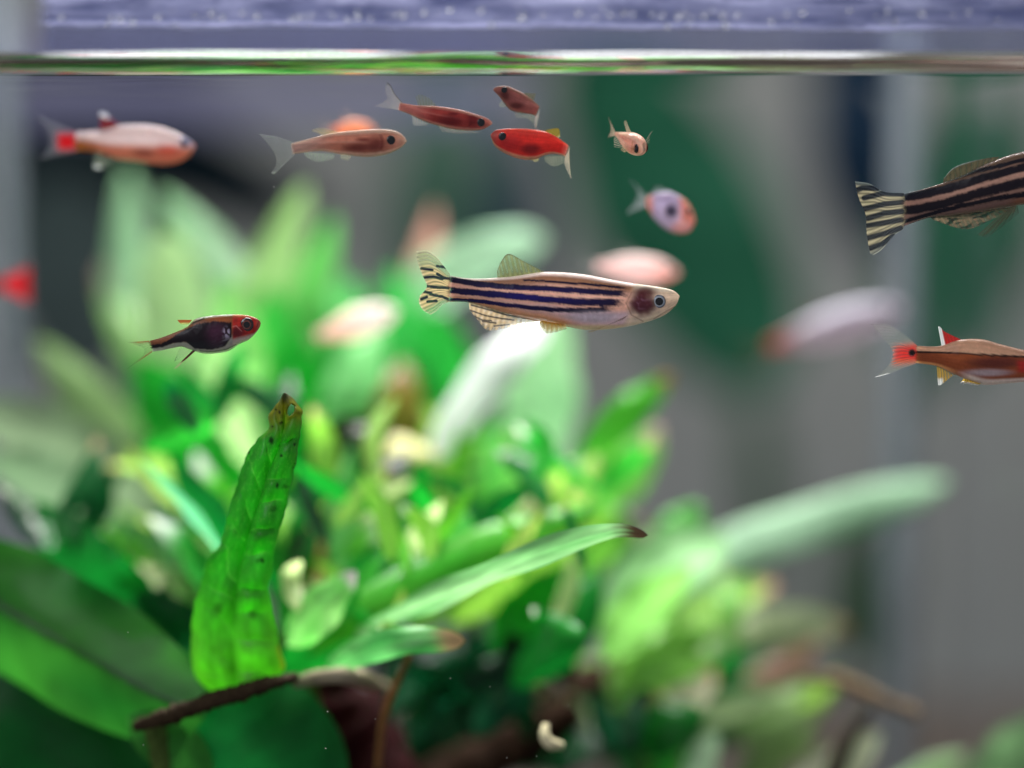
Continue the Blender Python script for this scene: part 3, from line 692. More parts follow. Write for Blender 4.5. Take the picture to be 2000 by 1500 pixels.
def col_danio(X, Y, s, t):
    mid = lin((238, 188, 166)); back = lin((172, 128, 96)); lav = lin((218, 200, 220))
    c = mixc(mid, lin((200, 140, 105)), smooth(0.5, 0.8, t))
    c = mixc(c, back, smooth(0.45, 0.75, t)*(0.9))
    c = mixc(c, lav, smooth(-0.15, -0.45, t)*0.75*smooth(0.15, .45, s))
    c = mixc(c, lin((214, 160, 120)), smooth(-0.35, -0.8, t)*smooth(0.75, 0.35, s))
    c = mixc(c, lin((246, 228, 220)), smooth(0.80, 0.93, t))
    k = stripes(X, Y, S1)
    c = mixc(c, mixc(lin((10, 8, 40)), lin((12, 12, 100)), blob(X, Y, 850, 410, 420, 70)), k*0.99)
    # belly
    c = mixc(c, lin((188, 182, 200)), 0.8*blob(X, Y, 1300, 545, 190, 42, 2))
    c = mixc(c, lin((245, 240, 250)), 0.7*max(0, nz(X*0.03, Y*0.05, 4))*blob(X, Y, 1330, 550, 170, 36))
    c = mixc(c, lin((222, 205, 165)), smooth(585, 612, Y)*smooth(1000, 1150, X))
    c = mixc(c, lin((205, 130, 25)), 0.85*blob(X, Y, 1060, 588, 85, 26))
    # head
    hd = smooth(1530, 1600, X+(Y-420)*0.25)
    c = mixc(c, lin((214, 194, 172))*(1+.25*nz(X*.012, Y*.018, 4)+.18*nz(X*.04, Y*.05, 6)), hd*0.92)
    c = mixc(c, lin((240, 228, 206)), hd*smooth(0.55, 0.85, abs(t)+.06*nz(X*.02, Y*.02))*.85); c = mixc(c, lin((236, 214, 190)), smooth(1800, 1870, X)*.7)
    c = mixc(c, lin((72, 12, 36)), 0.97*blob(X+14*nz(X*.02, Y*.02, 1), Y+12*nz(X*.025, Y*.02, 7), 1632, 455, 96, 80, 3.2))
    c = mixc(c, lin((84, 30, 36)), 0.9*blob(X, Y, 1650, 378, 76, 36, 2))
    c = mixc(c, lin((170, 130, 160)), 0.7*max(0, nz(X*0.05, Y*0.05))*blob(X, Y, 1610, 440, 60, 50))
    c = mixc(c, lin((150, 120, 110)), 0.6*smooth(9, 3, seg_d(X, Y, [(1715, 560), (1800, 505), (1880, 470)])))
    c = mixc(c, lin((120, 85, 70)), 0.5*smooth(7, 2, seg_d(X, Y, [(1560, 380), (1525, 450), (1560, 530), (1640, 575)])))
    return c*(1+0.10*nz(X*0.06, Y*0.09, 2))
TOP1 = [(318, 262), (400, 280), (520, 290), (660, 284), (760, 275), (860, 260), (970, 245), (1100, 247), (1250, 262), (1400, 290), (1550, 318), (1700, 338), (1800, 356), (1855, 376), (1886, 404)]
BOT1 = [(310, 450), (380, 447), (470, 452), (600, 485), (750, 532), (880, 570), (960, 580), (1100, 610), (1270, 637), (1450, 627), (1600, 600), (1720, 565), (1800, 527), (1862, 468), (1887, 412)]
f1 = Fish('striped_fish', 'sharp striped fish with navy and salmon stripes swimming right in the middle', (780, 460), 3.448, .352, TOP1, BOT1, col_danio, 0.46, n=300, m=120, group='striped fish')
def tail1(u, v, X, Y):
    d = min(seg_d(X, Y, q) for q in ([(335, 225), (300, 212), (255, 206)], [(345, 292), (300, 285), (255, 258)], [(290, 292), (230, 278), (160, 283)], [(222, 232), (150, 221)], [(330, 352), (260, 350), (190, 340)], [(335, 432), (290, 412), (210, 396)], [(215, 388), (150, 372)], [(185, 412), (148, 428)], [(250, 440), (190, 445)]))
    k = float(smooth(13, 7, d+2*nz(X*.05, Y*.05)))
    yel = lin((214, 184, 136)); ol = lin((140, 150, 110))
    o_ = float(smooth(0.30, 0.12, u)+smooth(0.80, 0.95, u))
    c = mixc(yel, ol, o_); a = 0.92-0.26*o_
    rim = float(smooth(0.93, 1.0, v)*0.4+smooth(0.05, 0.0, u)*0.5+smooth(0.95, 1.0, u)*0.4)
    c = mixc(c, lin((225, 220, 190)), rim); a = max(a, rim*0.8)
    c = mixc(c, lin((16, 22, 44)), k); return (*c, max(a, k*0.97))
f1.fin('tail_fin', [(340, 258), (345, 350), (330, 450)], [(116, 108), (118, 150), (135, 215), (160, 275), (186, 335), (170, 370), (140, 405), (133, 450), (160, 502), (210, 533)], tail1,
       m0=[(340, 258), (300, 205), (245, 138), (185, 101), (116, 108)], m1=[(330, 450), (290, 465), (255, 505), (210, 533)], rays=18, nu=120, nv=70, wave=14)
f1.fin('dorsal_fin', [(660, 292), (800, 280), (975, 252)], [(658, 240), (690, 168), (740, 124), (850, 180), (968, 240)],
       lambda u, v, X, Y: (*mixc(mixc(lin((120, 124, 78)), lin((176, 172, 120)), 0.5*max(0, nz(u*8, v*3))), lin((60, 60, 45)), float(smooth(.94, 1, v)*.8)), 0.72+0.35*float(smooth(.93, 1, v))+.3*float(smooth(.3, 0, v))), rays=10, nu=70, nv=36, wave=10)
def anal1(u, v, X, Y):
    d = min(seg_d(X, Y, q) for q in ([(485, 468), (600, 500), (720, 535), (860, 560)], [(480, 505), (580, 540), (690, 560), (770, 570)], [(505, 545), (560, 570), (620, 575)], [(560, 578), (650, 590)], [(640, 610), (740, 600)]))
    k = float(smooth(8, 3, d+2*nz(X*.06, Y*.06)))
    c = mixc(lin((222, 192, 150)), lin((240, 225, 210)), max(0, nz(X*.03, Y*.06, 2)))
    c = mixc(c, lin((40, 40, 48)), k*.9); return (*c, max(.82-.35*float(smooth(.7, 1, v)), k*.9))
f1.fin('anal_fin', [(468, 448), (600, 482), (760, 530), (935, 570)], [(472, 502), (530, 572), (592, 636), (700, 627), (830, 592), (935, 578)], anal1, rays=13, nu=90, nv=36, wave=8)
f1.fin('pelvic_fin', [(950, 572), (1020, 585), (1110, 600)], [(942, 600), (990, 652), (1050, 645), (1130, 622)], lambda u, v, X, Y: (*mixc(lin((215, 160, 60)), lin((230, 215, 160)), v), 1.0-.4*v), rays=6, y0=-30, y1=-75, sides=(1, -1))
f1.fin('pectoral_fin', [(1535, 528), (1500, 560)], [(1300, 636), (1275, 640), (1265, 634)], lambda u, v, X, Y: (*mixc(lin((128, 88, 44)), lin((215, 195, 150)), v**2), .8-.35*u), rays=5, y0=-118, y1=-150, sides=(1, -1))
f1.eye(1747, 440, 45, (128, 134, 146), 0.60, ring=(205, 210, 215))

# --- striped fish leaving at the right --------------------------------------------------------
S2 = [([(1125, 262), (1300, 205), (1556, 140), (2000, 85)], (14, 18)),
      ([(880, 352), (1000, 335), (1150, 298), (1300, 250), (1556, 180), (2000, 135)], (34, 34)),
      ([(870, 425), (1000, 408), (1150, 372), (1300, 325), (1556, 262), (2000, 210)], (34, 46)),
      ([(890, 485), (1000, 452), (1200, 395), (1400, 350), (1556, 330), (2000, 280)], (15, 24))]
def col_danio2(X, Y, s, t):
    c = mixc(lin((206, 160, 140)), lin((124, 96, 76)), smooth(.4, .8, t))
    c = mixc(c, lin((140, 108, 98)), smooth(-.2, -.7, t)); c = mixc(c, lin((150, 118, 112)), smooth(.88, .98, t))
    c = mixc(c, lin((165, 100, 60)), .7*blob(X, Y, 1540, 380, 60, 40))
    c = mixc(c, lin((12, 12, 30)), .98*stripes(X, Y, S2)); return c*.9*(1+0.14*nz(X*.07, Y*.1))
TOP2 = [(885, 335), (1000, 306), (1110, 272), (1230, 225), (1350, 168), (1450, 128), (1556, 100), (1800, 58), (2000, 50), (2160, 85), (2250, 135)]
BOT2 = [(885, 515), (960, 487), (1050, 458), (1150, 450), (1300, 432), (1450, 408), (1556, 388), (1800, 370), (2000, 310), (2160, 215), (2252, 150)]
f2 = Fish('striped_fish', 'dark striped fish cut off by the right edge, only its tail half in view', (1440, 260), 2.7786, .352, TOP2, BOT2, col_danio2, .46, n=200, m=90, group='striped fish')
def tail2(u, v, X, Y):
    d = min(seg_d(X, Y, q) for q in ([(895, 330), (800, 325), (690, 352)], [(895, 375), (800, 385), (685, 412)], [(895, 425), (800, 435), (710, 462)], [(895, 470), (800, 487), (700, 502)], [(890, 515), (800, 545), (708, 570)], [(850, 560), (790, 600), (725, 625)], [(760, 300), (680, 298), (650, 310)]))
    k = float(smooth(19, 11, d)); c = mixc(lin((196, 184, 150)), lin((120, 130, 128)), float(smooth(.12, .0, u)+smooth(.86, 1, u)))
    rim = float(smooth(.97, 1, u)*.8); c = mixc(c, lin((200, 195, 175)), rim)
    c = mixc(c, lin((24, 34, 48)), k*.95); return (*(c*.8), .9)
f2.fin('tail_fin', [(905, 325), (925, 425), (905, 520)], [(640, 262), (660, 350), (698, 440), (705, 540), (725, 645), (745, 660)], tail2,
       m0=[(905, 325), (800, 318), (720, 275), (640, 262)], m1=[(905, 520), (850, 560), (790, 630), (745, 660)], rays=16, nu=90, nv=60, wave=10)
f2.fin('dorsal_fin', [(1115, 275), (1250, 218), (1400, 148)], [(1120, 245), (1170, 190), (1250, 158), (1360, 135), (1420, 128)], lambda u, v, X, Y: (*mixc(mixc(lin((100, 88, 66)), lin((70, 55, 44)), max(0, nz(u*9, v*4))), lin((170, 180, 180)), float(smooth(.86, 1, v)*smooth(.9, .3, u))), .85), rays=10, nu=60, nv=30)
f2.fin('anal_fin', [(1050, 456), (1200, 440), (1460, 404)], [(1070, 472), (1190, 512), (1270, 518), (1380, 470), (1490, 412)], lambda u, v, X, Y: (*mixc(lin((150, 124, 100)), lin((52, 40, 38)), float(smooth(-.05, .25, nz(X*.03+Y*.045, Y*.05, 3)))), .88-.3*v), rays=14, nu=80, nv=36, wave=6)
f2.fin('pelvic_fin', [(1490, 392), (1520, 395)], [(1320, 555), (1350, 560), (1440, 500), (1520, 430)], lambda u, v, X, Y: (*lin((84, 58, 40)), .55-.3*v), rays=4, y0=-20, y1=-60, sides=(1, -1))
f2.eye(2150, 140, 40, (180, 180, 180))

# --- lamp-black rasbora on the left -----------------------------------------------------------
PATCH_T = [(430, 548), (560, 540), (700, 455), (850, 365), (1000, 300), (1180, 270), (1300, 285), (1375, 292)]
PATCH_B = [(430, 592), (560, 578), (700, 528), (850, 512), (950, 590), (1150, 600), (1300, 560), (1375, 450)]
def col_ras(X, Y, s, t):
    c = mixc(lin((140, 88, 58)), lin((176, 178, 160)), smooth(-.1, -.5, t))
    c = mixc(c, lin((172, 100, 55)), blob(X, Y, 1240, 250, 150, 34, 2))
    c = mixc(c, lin((170, 160, 160)), smooth(.86, .97, t)*smooth(850, 1000, X))
    yt = np.interp(X, *zip(*PATCH_T))+12*nz(X*.02, 3)+10*nz(X*.06, Y*.03, 5); yb = np.interp(X, *zip(*PATCH_B))+8*nz(X*.025, 8)
    k = min(smooth(-12, 10, Y-yt), smooth(-12, 10, yb-Y), smooth(425, 450, X), smooth(1385, 1365, X))
    pc = mixc(lin((12, 12, 24)), lin((66, 34, 58)), blob(X, Y, 1200, 420, 110, 150, 1.5))
    c = mixc(c, pc, k*.97)
    c = mixc(c, lin((24, 22, 30)), .8*smooth(14, 5, seg_d(X, Y, [(920, 300), (1060, 240)])))
    c = mixc(c, lin((205, 196, 225)), .9*blob(X, Y, 1320, 405, 40, 60, 1.5)*smooth(-.2, .2, nz(X*.03, Y*.03)))
    c = mixc(c, lin((150, 150, 160)), .6*blob(X, Y, 1330, 500, 100, 60)*smooth(-.1, .3, nz(X*.02+Y*.03, Y*.02, 4)))
    hd = smooth(1372, 1400, X)
    hc = mixc(lin((188, 50, 42)), lin((104, 32, 40)), blob(X, Y, 1440, 400, 80, 75, 2))*(1+.35*nz(X*.02, Y*.02, 3)+.25*nz(X*.07, Y*.06, 5))
    hc = mixc(hc, lin((198, 104, 74)), smooth(.72, .92, t)); hc = mixc(hc, lin((196, 190, 178)), smooth(440, 490, Y+ (X-1450)*.25)); hc = mixc(hc, lin((160, 90, 74)), smooth(1630, 1680, X))
    hc = mixc(hc, lin((205, 130, 125)), .6*smooth(9, 3, seg_d(X, Y, [(1390, 335), (1430, 325), (1490, 385)])))
    c = mixc(c, hc, hd); c = mixc(c, lin((20, 12, 16)), .85*smooth(12, 5, seg_d(X, Y, [(1362, 290), (1368, 380), (1360, 450)])))
    c = mixc(c, lin((206, 205, 190)), smooth(-.80, -.93, t)*.8); c = mixc(c, lin((60, 60, 70)), .7*smooth(10, 4, seg_d(X, Y, [(1010, 615), (1150, 625), (1300, 600), (1420, 545)])))
    c = mixc(c, lin((120, 50, 40)), .8*smooth(8, 3, seg_d(X, Y, [(1660, 345), (1678, 285)])))
    return c*(1+.12*nz(X*.04, Y*.05))
TOP3 = [(400, 508), (540, 472), (700, 412), (850, 345), (930, 268), (1000, 237), (1150, 213), (1300, 201), (1430, 200), (1550, 210), (1640, 237), (1690, 270), (1702, 298)]
BOT3 = [(440, 632), (560, 615), (700, 585), (790, 572), (880, 600), (1000, 642), (1100, 654), (1250, 640), (1350, 612), (1450, 545), (1560, 495), (1640, 420), (1690, 350), (1703, 306)]
f3 = Fish('wedge_fish', 'sharp small red headed fish with a black side patch left of the striped fish', (220, 580), 5.882, .3525, TOP3, BOT3, col_ras, .44, n=260, m=110)
f3.fin('tail_fin', [(415, 502), (440, 570), (450, 636)], [(165, 522), (250, 545), (360, 600), (330, 690), (235, 760), (160, 832)], lambda u, v, X, Y: (*mixc(lin((110, 130, 80)), lin((140, 84, 40)), float(smooth(.35, .05, u)+smooth(.7, .9, u)*smooth(.9, .3, v))), .25+.6*float(smooth(.30, .02, u)*smooth(1, .5, v)+smooth(.75, 1, u)*smooth(.8, .3, v))), rays=12, nu=70, nv=44, wave=12)
f3.fin('dorsal_fin', [(915, 262), (870, 318)], [(745, 262), (760, 285), (790, 318)], lambda u, v, X, Y: (*mixc(lin((170, 74, 20)), lin((200, 170, 60)), float(smooth(.4, .9, u))), .95-.6*float(smooth(.35, 1, u))), rays=4)
f3.fin('anal_fin', [(775, 570), (850, 590), (935, 612)], [(705, 742), (760, 720), (800, 690), (880, 640)], lambda u, v, X, Y: (*mixc(lin((150, 170, 140)), lin((40, 70, 40)), float(smooth(.12, 0, u))), .22+.5*float(smooth(.1, 0, u)*smooth(.5, .8, v))), rays=8)
f3.fin('pelvic_fin', [(940, 590), (975, 598)], [(705, 822), (735, 812), (775, 775)], lambda u, v, X, Y: (*mixc(lin((92, 42, 24)), lin((196, 196, 150)), float(smooth(.6, .75, v))), .95), rays=3, y0=-20, y1=-70, sides=(1, -1))
f3.eye(1548, 312, 80, (44, 16, 20), .46, ring=(150, 76, 54))

# --- red tailed fish at the right ----------------------------------------------------------------
def col_wc(X, Y, s, t):
    yl = np.interp(X, [960, 1200, 1540, 1800], [1187, 1190, 1210, 1250])
    c = mixc(lin((150, 80, 44)), lin((212, 170, 140)), smooth(8, -8, Y-yl)); c = mixc(c, lin((230, 170, 110)), smooth(-.6, -.9, t)*smooth(1250, 1100, X))
    c = mixc(c, lin((84, 38, 34)), .9*blob(X, Y, 1400, 1240, 170, 34, 2)); c = mixc(c, lin((120, 76, 60)), .5*smooth(.75, .95, t))
    c = mixc(c, lin((178, 165, 172)), blob(X, Y, 1350, 1295, 130, 20, 2)); c = mixc(c, lin((226, 218, 210)), smooth(-.62, -.8, t)*smooth(1180, 1280, X))
    c = mixc(c, lin((176, 30, 36)), .8*smooth(1490, 1540, X)*smooth(.5, .2, abs(t))); c = mixc(c, lin((16, 8, 8)), .95*smooth(8, 3, abs(Y-yl)))
    return c*(1+.12*nz(X*.08, Y*.1))
TOP4 = [(955, 1152), (1050, 1158), (1110, 1152), (1200, 1122), (1320, 1118), (1430, 1146), (1556, 1178), (1700, 1212), (1770, 1250), (1800, 1285)]
BOT4 = [(955, 1246), (1080, 1264), (1180, 1308), (1240, 1336), (1340, 1366), (1450, 1360), (1556, 1350), (1700, 1335), (1770, 1315), (1802, 1292)]
f4 = Fish('red_tailed_fish', 'sharp tan fish with red tail patch and black tail spot at the right edge', (1440, 260), 2.7786, .352, TOP4, BOT4, col_wc, .46, n=200, m=80)
def tail4(u, v, X, Y):
    r = math.exp(-(abs((X+8*nz(Y*.06, X*.03, 1)-918)/84)**6+abs((Y-1194+.10*(X-960))/62)**4)); b = blob(X, Y, 948, 1192, 21, 21, 3)
    c = mixc(lin((168, 172, 150)), lin((218, 40, 30)), r); c = mixc(c, lin((200, 110, 40)), .5*r*smooth(1215, 1245, Y)); c = mixc(c, lin((8, 6, 8)), b)
    wt = float(smooth(.93, .99, u)*smooth(.55, .8, v)); c = mixc(c, lin((235, 235, 235)), wt); return (*c, max(.22+.7*r-.06*v, b, wt*.9))
f4.fin('tail_fin', [(972, 1150), (978, 1200), (972, 1250)], [(722, 1036), (780, 1100), (838, 1180), (830, 1240), (790, 1290), (748, 1326)], tail4, m0=[(972, 1150), (900, 1090), (820, 1045), (722, 1036)], m1=[(972, 1250), (900, 1275), (840, 1300), (748, 1326)], rays=16, nu=80, nv=60, wave=9)
f4.fin('dorsal_fin', [(1108, 1156), (1210, 1122)], [(1086, 1048), (1098, 1052), (1120, 1075), (1165, 1098), (1208, 1118)], lambda u, v, X, Y: (*mixc(lin((176, 34, 34)), lin((232, 235, 235)), float(smooth(.24, .12, u))), .92), rays=6, nu=60)
f4.fin('anal_fin', [(1082, 1262), (1190, 1312)], [(1092, 1368), (1108, 1366), (1170, 1318), (1195, 1314)], lambda u, v, X, Y: (*mixc(lin((178, 140, 50)), lin((235, 235, 230)), float(smooth(.55, .75, v)*smooth(.35, .2, u))), .78-.3*u), rays=7)
f4.fin('pelvic_fin', [(1235, 1332), (1330, 1352)], [(1220, 1362), (1236, 1356), (1300, 1366)], lambda u, v, X, Y: (*mixc(lin((210, 170, 60)), lin((240, 240, 240)), float(smooth(.6, .9, v))), .85), rays=5, y0=-15, y1=-40, sides=(1, -1))
f4.eye(1715, 1252, 34, (190, 190, 190))

# --- blurred red tailed fish at upper left ----------------------------------------------------------
def col_wc2(X, Y, s, t):
    yl = np.interp(X, [500, 900, 1200, 1600], [430, 470, 480, 500])
    c = mixc(lin((224, 146, 116)), lin((240, 226, 226)), smooth(60, -20, Y-yl)); c = mixc(c, lin((200, 130, 45)), smooth(900, 520, X)*smooth(-20, 40, Y-yl))
    c = mixc(c, lin((130, 56, 46)), .8*blob(X, Y, 1230, 570, 120, 40, 1.5)); c = mixc(c, lin((206, 84, 62)), .8*blob(X, Y, 1470, 540, 130, 60, 2))
    c = mixc(c, lin((150, 150, 200)), .9*blob(X, Y, 1655, 440, 60, 60, 2)); c = mixc(c, lin((180, 110, 110)), smooth(1690, 1730, X)*.8); return c
TOP5 = [(500, 358), (700, 348), (830, 338), (960, 298), (1100, 288), (1280, 293), (1450, 330), (1600, 395), (1690, 450), (1742, 505)]
BOT5 = [(500, 550), (700, 555), (850, 600), (960, 640), (1100, 655), (1300, 682), (1450, 690), (1580, 665), (1680, 600), (1742, 515)]
f5 = Fish('red_tailed_fish', 'blurred pale pink fish with a red tail patch at the upper left', (50, 190), 5.263, .374, TOP5, BOT5, col_wc2, .46, n=120, m=50)
f5.fin('tail_fin', [(520, 356), (525, 450), (520, 552)], [(110, 175), (200, 300), (250, 450), (200, 570), (120, 640)], lambda u, v, X, Y: (*mixc(lin((150, 150, 160)), lin((200, 14, 22)), math.exp(-(abs((X-425)/118)**5+abs((Y-456)/104)**5))), .26+.7*math.exp(-(abs((X-425)/118)**5+abs((Y-456)/104)**5))), rays=12)
f5.fin('dorsal_fin', [(770, 345), (970, 298)], [(770, 150), (830, 170), (880, 220), (965, 285)], lambda u, v, X, Y: (*mixc(lin((120, 30, 34)), lin((225, 225, 235)), float(smooth(.66, .8, v)*smooth(.5, .35, u))), .9), rays=6)
f5.fin('anal_fin', [(715, 560), (910, 622)], [(700, 720), (770, 735), (860, 680), (940, 640)], lambda u, v, X, Y: (*mixc(lin((150, 160, 140)), lin((220, 225, 225)), float(smooth(.7, .9, v)*smooth(.4, .2, u))), .45+.4*float(smooth(.7, .9, v)*smooth(.4, .2, u))), rays=6)
f5.eye(1640, 470, 46, (150, 150, 200))

# --- small minnows -------------------------------------------------------------------------------
def minnow_col(body, tailc, rim, organ, oc, head=None):
    def f(X, Y, s, t):
        c = mixc(lin(body), lin(tailc), smooth(.42, .05, s))
        c = c*(1+.22*nz(s*9, t*2.2, body[1]*.1)+.12*nz(s*30, t*5, 3))
        c = mixc(c, lin(tailc), .35*math.exp(-((t-.12)/.07)**2)*smooth(.75, .5, s))
        for (ox, oy, rx, ry) in organ: c = mixc(c, lin(oc), .88*blob(X+6*nz(s*12, t*3), Y, ox, oy, rx, ry, 1.6))
        g = abs(s-(.765-.05*t*t)); c = mixc(c, lin(oc), .55*smooth(.02, .006, g)*smooth(.8, .4, abs(t)))
        c = mixc(c, lin(rim), .45*smooth(.80, .95, s))
        c = mixc(c, lin(rim), smooth(.60, .84, abs(t)+.05*nz(s*25, 1))*.9); c = mixc(c, lin(rim), smooth(.94, .985, s)*.85)
        return c
    return f
pale = lambda col, a, tipa=.5: (lambda u, v, X, Y: (*lin(col), a*(1-(1-tipa)*v)))
T6 = [(1132, 562), (1250, 531), (1330, 515), (1450, 505), (1530, 508), (1570, 525), (1588, 547)]
B6 = [(1138, 602), (1250, 590), (1330, 602), (1430, 613), (1510, 602), (1565, 577), (1588, 553)]
f6 = Fish('minnow', 'pinkish tan minnow facing right with a grey forked tail under the waterline', (0, 0), 2, .3555, T6, B6, minnow_col((192, 128, 106), (196, 164, 152), (216, 188, 166), [(1400, 576, 62, 20), (1470, 562, 40, 30), (1420, 545, 30, 8)], (108, 44, 40)), .45, n=150, m=60)
f6.fin('tail_fin', [(1150, 558), (1155, 582), (1150, 605)], [(1013, 524), (1045, 560), (1072, 600), (1078, 640), (1058, 676)], lambda u, v, X, Y: (*lin((176, 182, 176)), .2+.3*float(smooth(.06, 0, u)+smooth(.94, 1, u))), m0=[(1150, 558), (1080, 535), (1013, 524)], m1=[(1150, 605), (1100, 650), (1075, 676), (1058, 676)], rays=14, nu=80, nv=40)
f6.fin('dorsal_fin', [(1265, 528), (1325, 517)], [(1215, 510), (1250, 500), (1310, 510)], pale((196, 180, 130), .6), rays=6)
f6.fin('anal_fin', [(1185, 594), (1310, 602)], [(1195, 615), (1240, 632), (1300, 622)], pale((170, 185, 165), .45), rays=8)
f6.fin('pelvic_fin', [(1330, 602), (1370, 608)], [(1330, 620), (1360, 628)], pale((190, 190, 160), .4), rays=4, y0=-8, y1=-20, sides=(1, -1))
f6.eye(1527, 547, 18, (16, 10, 12), .8)
T7 = [(225, 172), (330, 188), (430, 192), (540, 206), (620, 226), (700, 252), (735, 270), (747, 285)]
B7 = [(215, 212), (280, 235), (350, 268), (430, 297), (520, 320), (620, 328), (690, 322), (745, 293)]
f7 = Fish('minnow', 'dull red minnow tilting down to the right just below the waterline', (700, 140), 2.857, .3545, T7, B7, minnow_col((170, 68, 62), (214, 150, 140), (206, 150, 132), [(515, 272, 80, 34), (640, 262, 40, 40), (530, 235, 34, 9)], (106, 30, 34)), .45, n=150, m=60)
f7.fin('tail_fin', [(245, 172), (240, 195), (225, 214)], [(160, 60), (150, 105), (160, 150), (120, 180), (85, 192)], lambda u, v, X, Y: (*mixc(lin((190, 182, 176)), lin((60, 62, 54)), float(smooth(.12, .0, u))), .2+.5*float(smooth(.12, 0, u))+.3*(1-v)), m0=[(245, 172), (205, 125), (180, 75), (160, 60)], rays=12, nu=70, nv=36)
f7.fin('dorsal_fin', [(335, 190), (440, 195)], [(318, 140), (350, 128), (400, 150), (435, 188)], pale((120, 122, 88), .6), rays=7)
f7.fin('anal_fin', [(300, 242), (400, 285)], [(305, 298), (350, 302), (410, 290)], pale((200, 196, 186), .5), rays=7)
f7.fin('pelvic_fin', [(440, 296), (600, 325)], [(470, 335), (560, 345), (690, 340)], pale((190, 180, 165), .25), rays=6, y0=-12, y1=-30, sides=(1, -1))
f7.eye(683, 283, 23, (18, 10, 12), .8)
T8 = [(1012, 200), (1003, 186), (970, 156), (920, 120), (880, 100), (830, 81), (780, 82), (752, 97)]
B8 = [(990, 252), (975, 240), (945, 234), (900, 228), (850, 215), (820, 186), (788, 142), (752, 104)]
f8 = Fish('minnow', 'small brownish pink minnow facing left and up, nearest the waterline', (700, 140), 2.857, .3555, T8, B8, minnow_col((164, 100, 96), (190, 128, 120), (176, 128, 112), [(880, 190, 40, 18), (820, 130, 30, 30)], (104, 52, 50)), .45, n=120, m=50)
f8.fin('tail_fin', [(1012, 204), (1000, 238), (985, 250)], [(1006, 262), (996, 300), (988, 320), (982, 300)], pale((206, 196, 186), .6), rays=8)
f8.fin('dorsal_fin', [(920, 122), (972, 158)], [(935, 118), (972, 122), (988, 122), (978, 158)], pale((110, 104, 72), .75, .8), rays=6)
f8.fin('anal_fin', [(870, 222), (980, 242)], [(880, 258), (940, 262), (985, 295)], pale((170, 176, 150), .4), rays=6)
f8.fin('pelvic_fin', [(800, 160), (830, 195)], [(782, 185), (795, 200)], pale((170, 176, 160), .4), rays=4, y0=-12, y1=-25, sides=(1, -1))
f8.eye(815, 103, 18, (14, 10, 12), .8)
T9 = [(1178, 414), (1150, 394), (1100, 360), (1040, 332), (950, 319), (850, 317), (770, 326), (738, 350)]
B9 = [(1160, 476), (1120, 462), (1080, 458), (1040, 466), (980, 490), (900, 486), (820, 456), (762, 415), (738, 362)]
def c9(X, Y, s, t):
    c = mixc(lin((222, 58, 48)), lin((240, 80, 62)), smooth(.5, .8, t)); c = mixc(c, lin((178, 84, 74)), smooth(.78, .95, s)); c = mixc(c, lin((236, 150, 130)), smooth(.10, .0, s))
    c = mixc(c, lin((210, 176, 140)), smooth(-.68, -.86, t)); c = mixc(c, lin((214, 140, 110)), smooth(.93, .99, abs(t))*.7)
    c = mixc(c, lin((110, 30, 34)), .85*blob(X, Y, 960, 430, 60, 32, 2)); c = mixc(c, lin((165, 40, 44)), .7*blob(X, Y, 850, 400, 70, 45, 2))
    return c*(1+.12*nz(X*.04, Y*.06))
f9 = Fish('minnow', 'bright red minnow facing left with an olive back fin', (700, 140), 2.857, .3545, T9, B9, c9, .45, n=150, m=60)
f9.fin('tail_fin', [(1180, 412), (1170, 445), (1152, 480)], [(1172, 480), (1188, 590), (1176, 575), (1150, 520)], pale((214, 200, 176), .75, .5), rays=8)
f9.fin('dorsal_fin', [(1035, 331), (1115, 368)], [(1060, 322), (1116, 318), (1126, 362)], lambda u, v, X, Y: (*mixc(lin((150, 132, 44)), lin((205, 205, 150)), float(smooth(.85, 1, u))), .88), rays=7)
f9.fin('anal_fin', [(1030, 470), (1150, 470)], [(1045, 505), (1090, 528), (1150, 510)], pale((160, 164, 140), .5, .7), rays=8)
f9.fin('pelvic_fin', [(960, 490), (1010, 482)], [(985, 505), (1005, 500)], pale((200, 190, 140), .6), rays=4, y0=-12, y1=-22, sides=(1, -1))
f9.eye(805, 362, 23, (22, 12, 14), .8)

# --- fish coming towards the camera ----------------------------------------------------------------
Ta = [(-130, -8), (-90, -18), (-40, -32), (20, -46), (70, -44), (105, -28), (122, 0)]
Ba = [(-130, 8), (-90, 16), (-40, 30), (20, 46), (70, 44), (105, 30), (122, 6)]
f10 = Fish('minnow', 'tiny pale orange fish facing the camera with spread fins, right of the red minnows', (1231, 276), 2.25, .353, Ta, Ba,
           minnow_col((232, 168, 148), (232, 190, 170), (240, 205, 180), [(100, 5, 20, 20)], (200, 130, 80)), .8, n=100, m=48, yaw=-62)
f10.root.rotation_euler = (math.radians(6), math.radians(15), math.radians(-60))
f10.fin('tail_fin', [(-125, -8), (-125, 8)], [(-190, -62), (-165, -10), (-185, 34)], pale((236, 206, 180), .8), rays=8)
f10.fin('dorsal_fin', [(-30, -32), (20, -38)], [(-60, -72), (-40, -84), (-5, -52)], pale((220, 200, 170), .7), rays=6)
f10.fin('pectoral_fin', [(62, 2), (56, 16)], [(40, -52), (14, -30), (18, 8)], lambda u, v, X, Y: (*lin((236, 220, 200)), .01+.5*(0.5+0.5*math.cos(u*7*2*math.pi))**6), rays=7, nu=90, y0=-30, y1=-92, sides=(1, -1))
f10.fin('anal_fin', [(-50, 28), (0, 38)], [(-72, 60), (-40, 62)], pale((220, 190, 150), .7), rays=5)
f10.eye(90, 2, 22, (30, 20, 20), .8, sink=6)

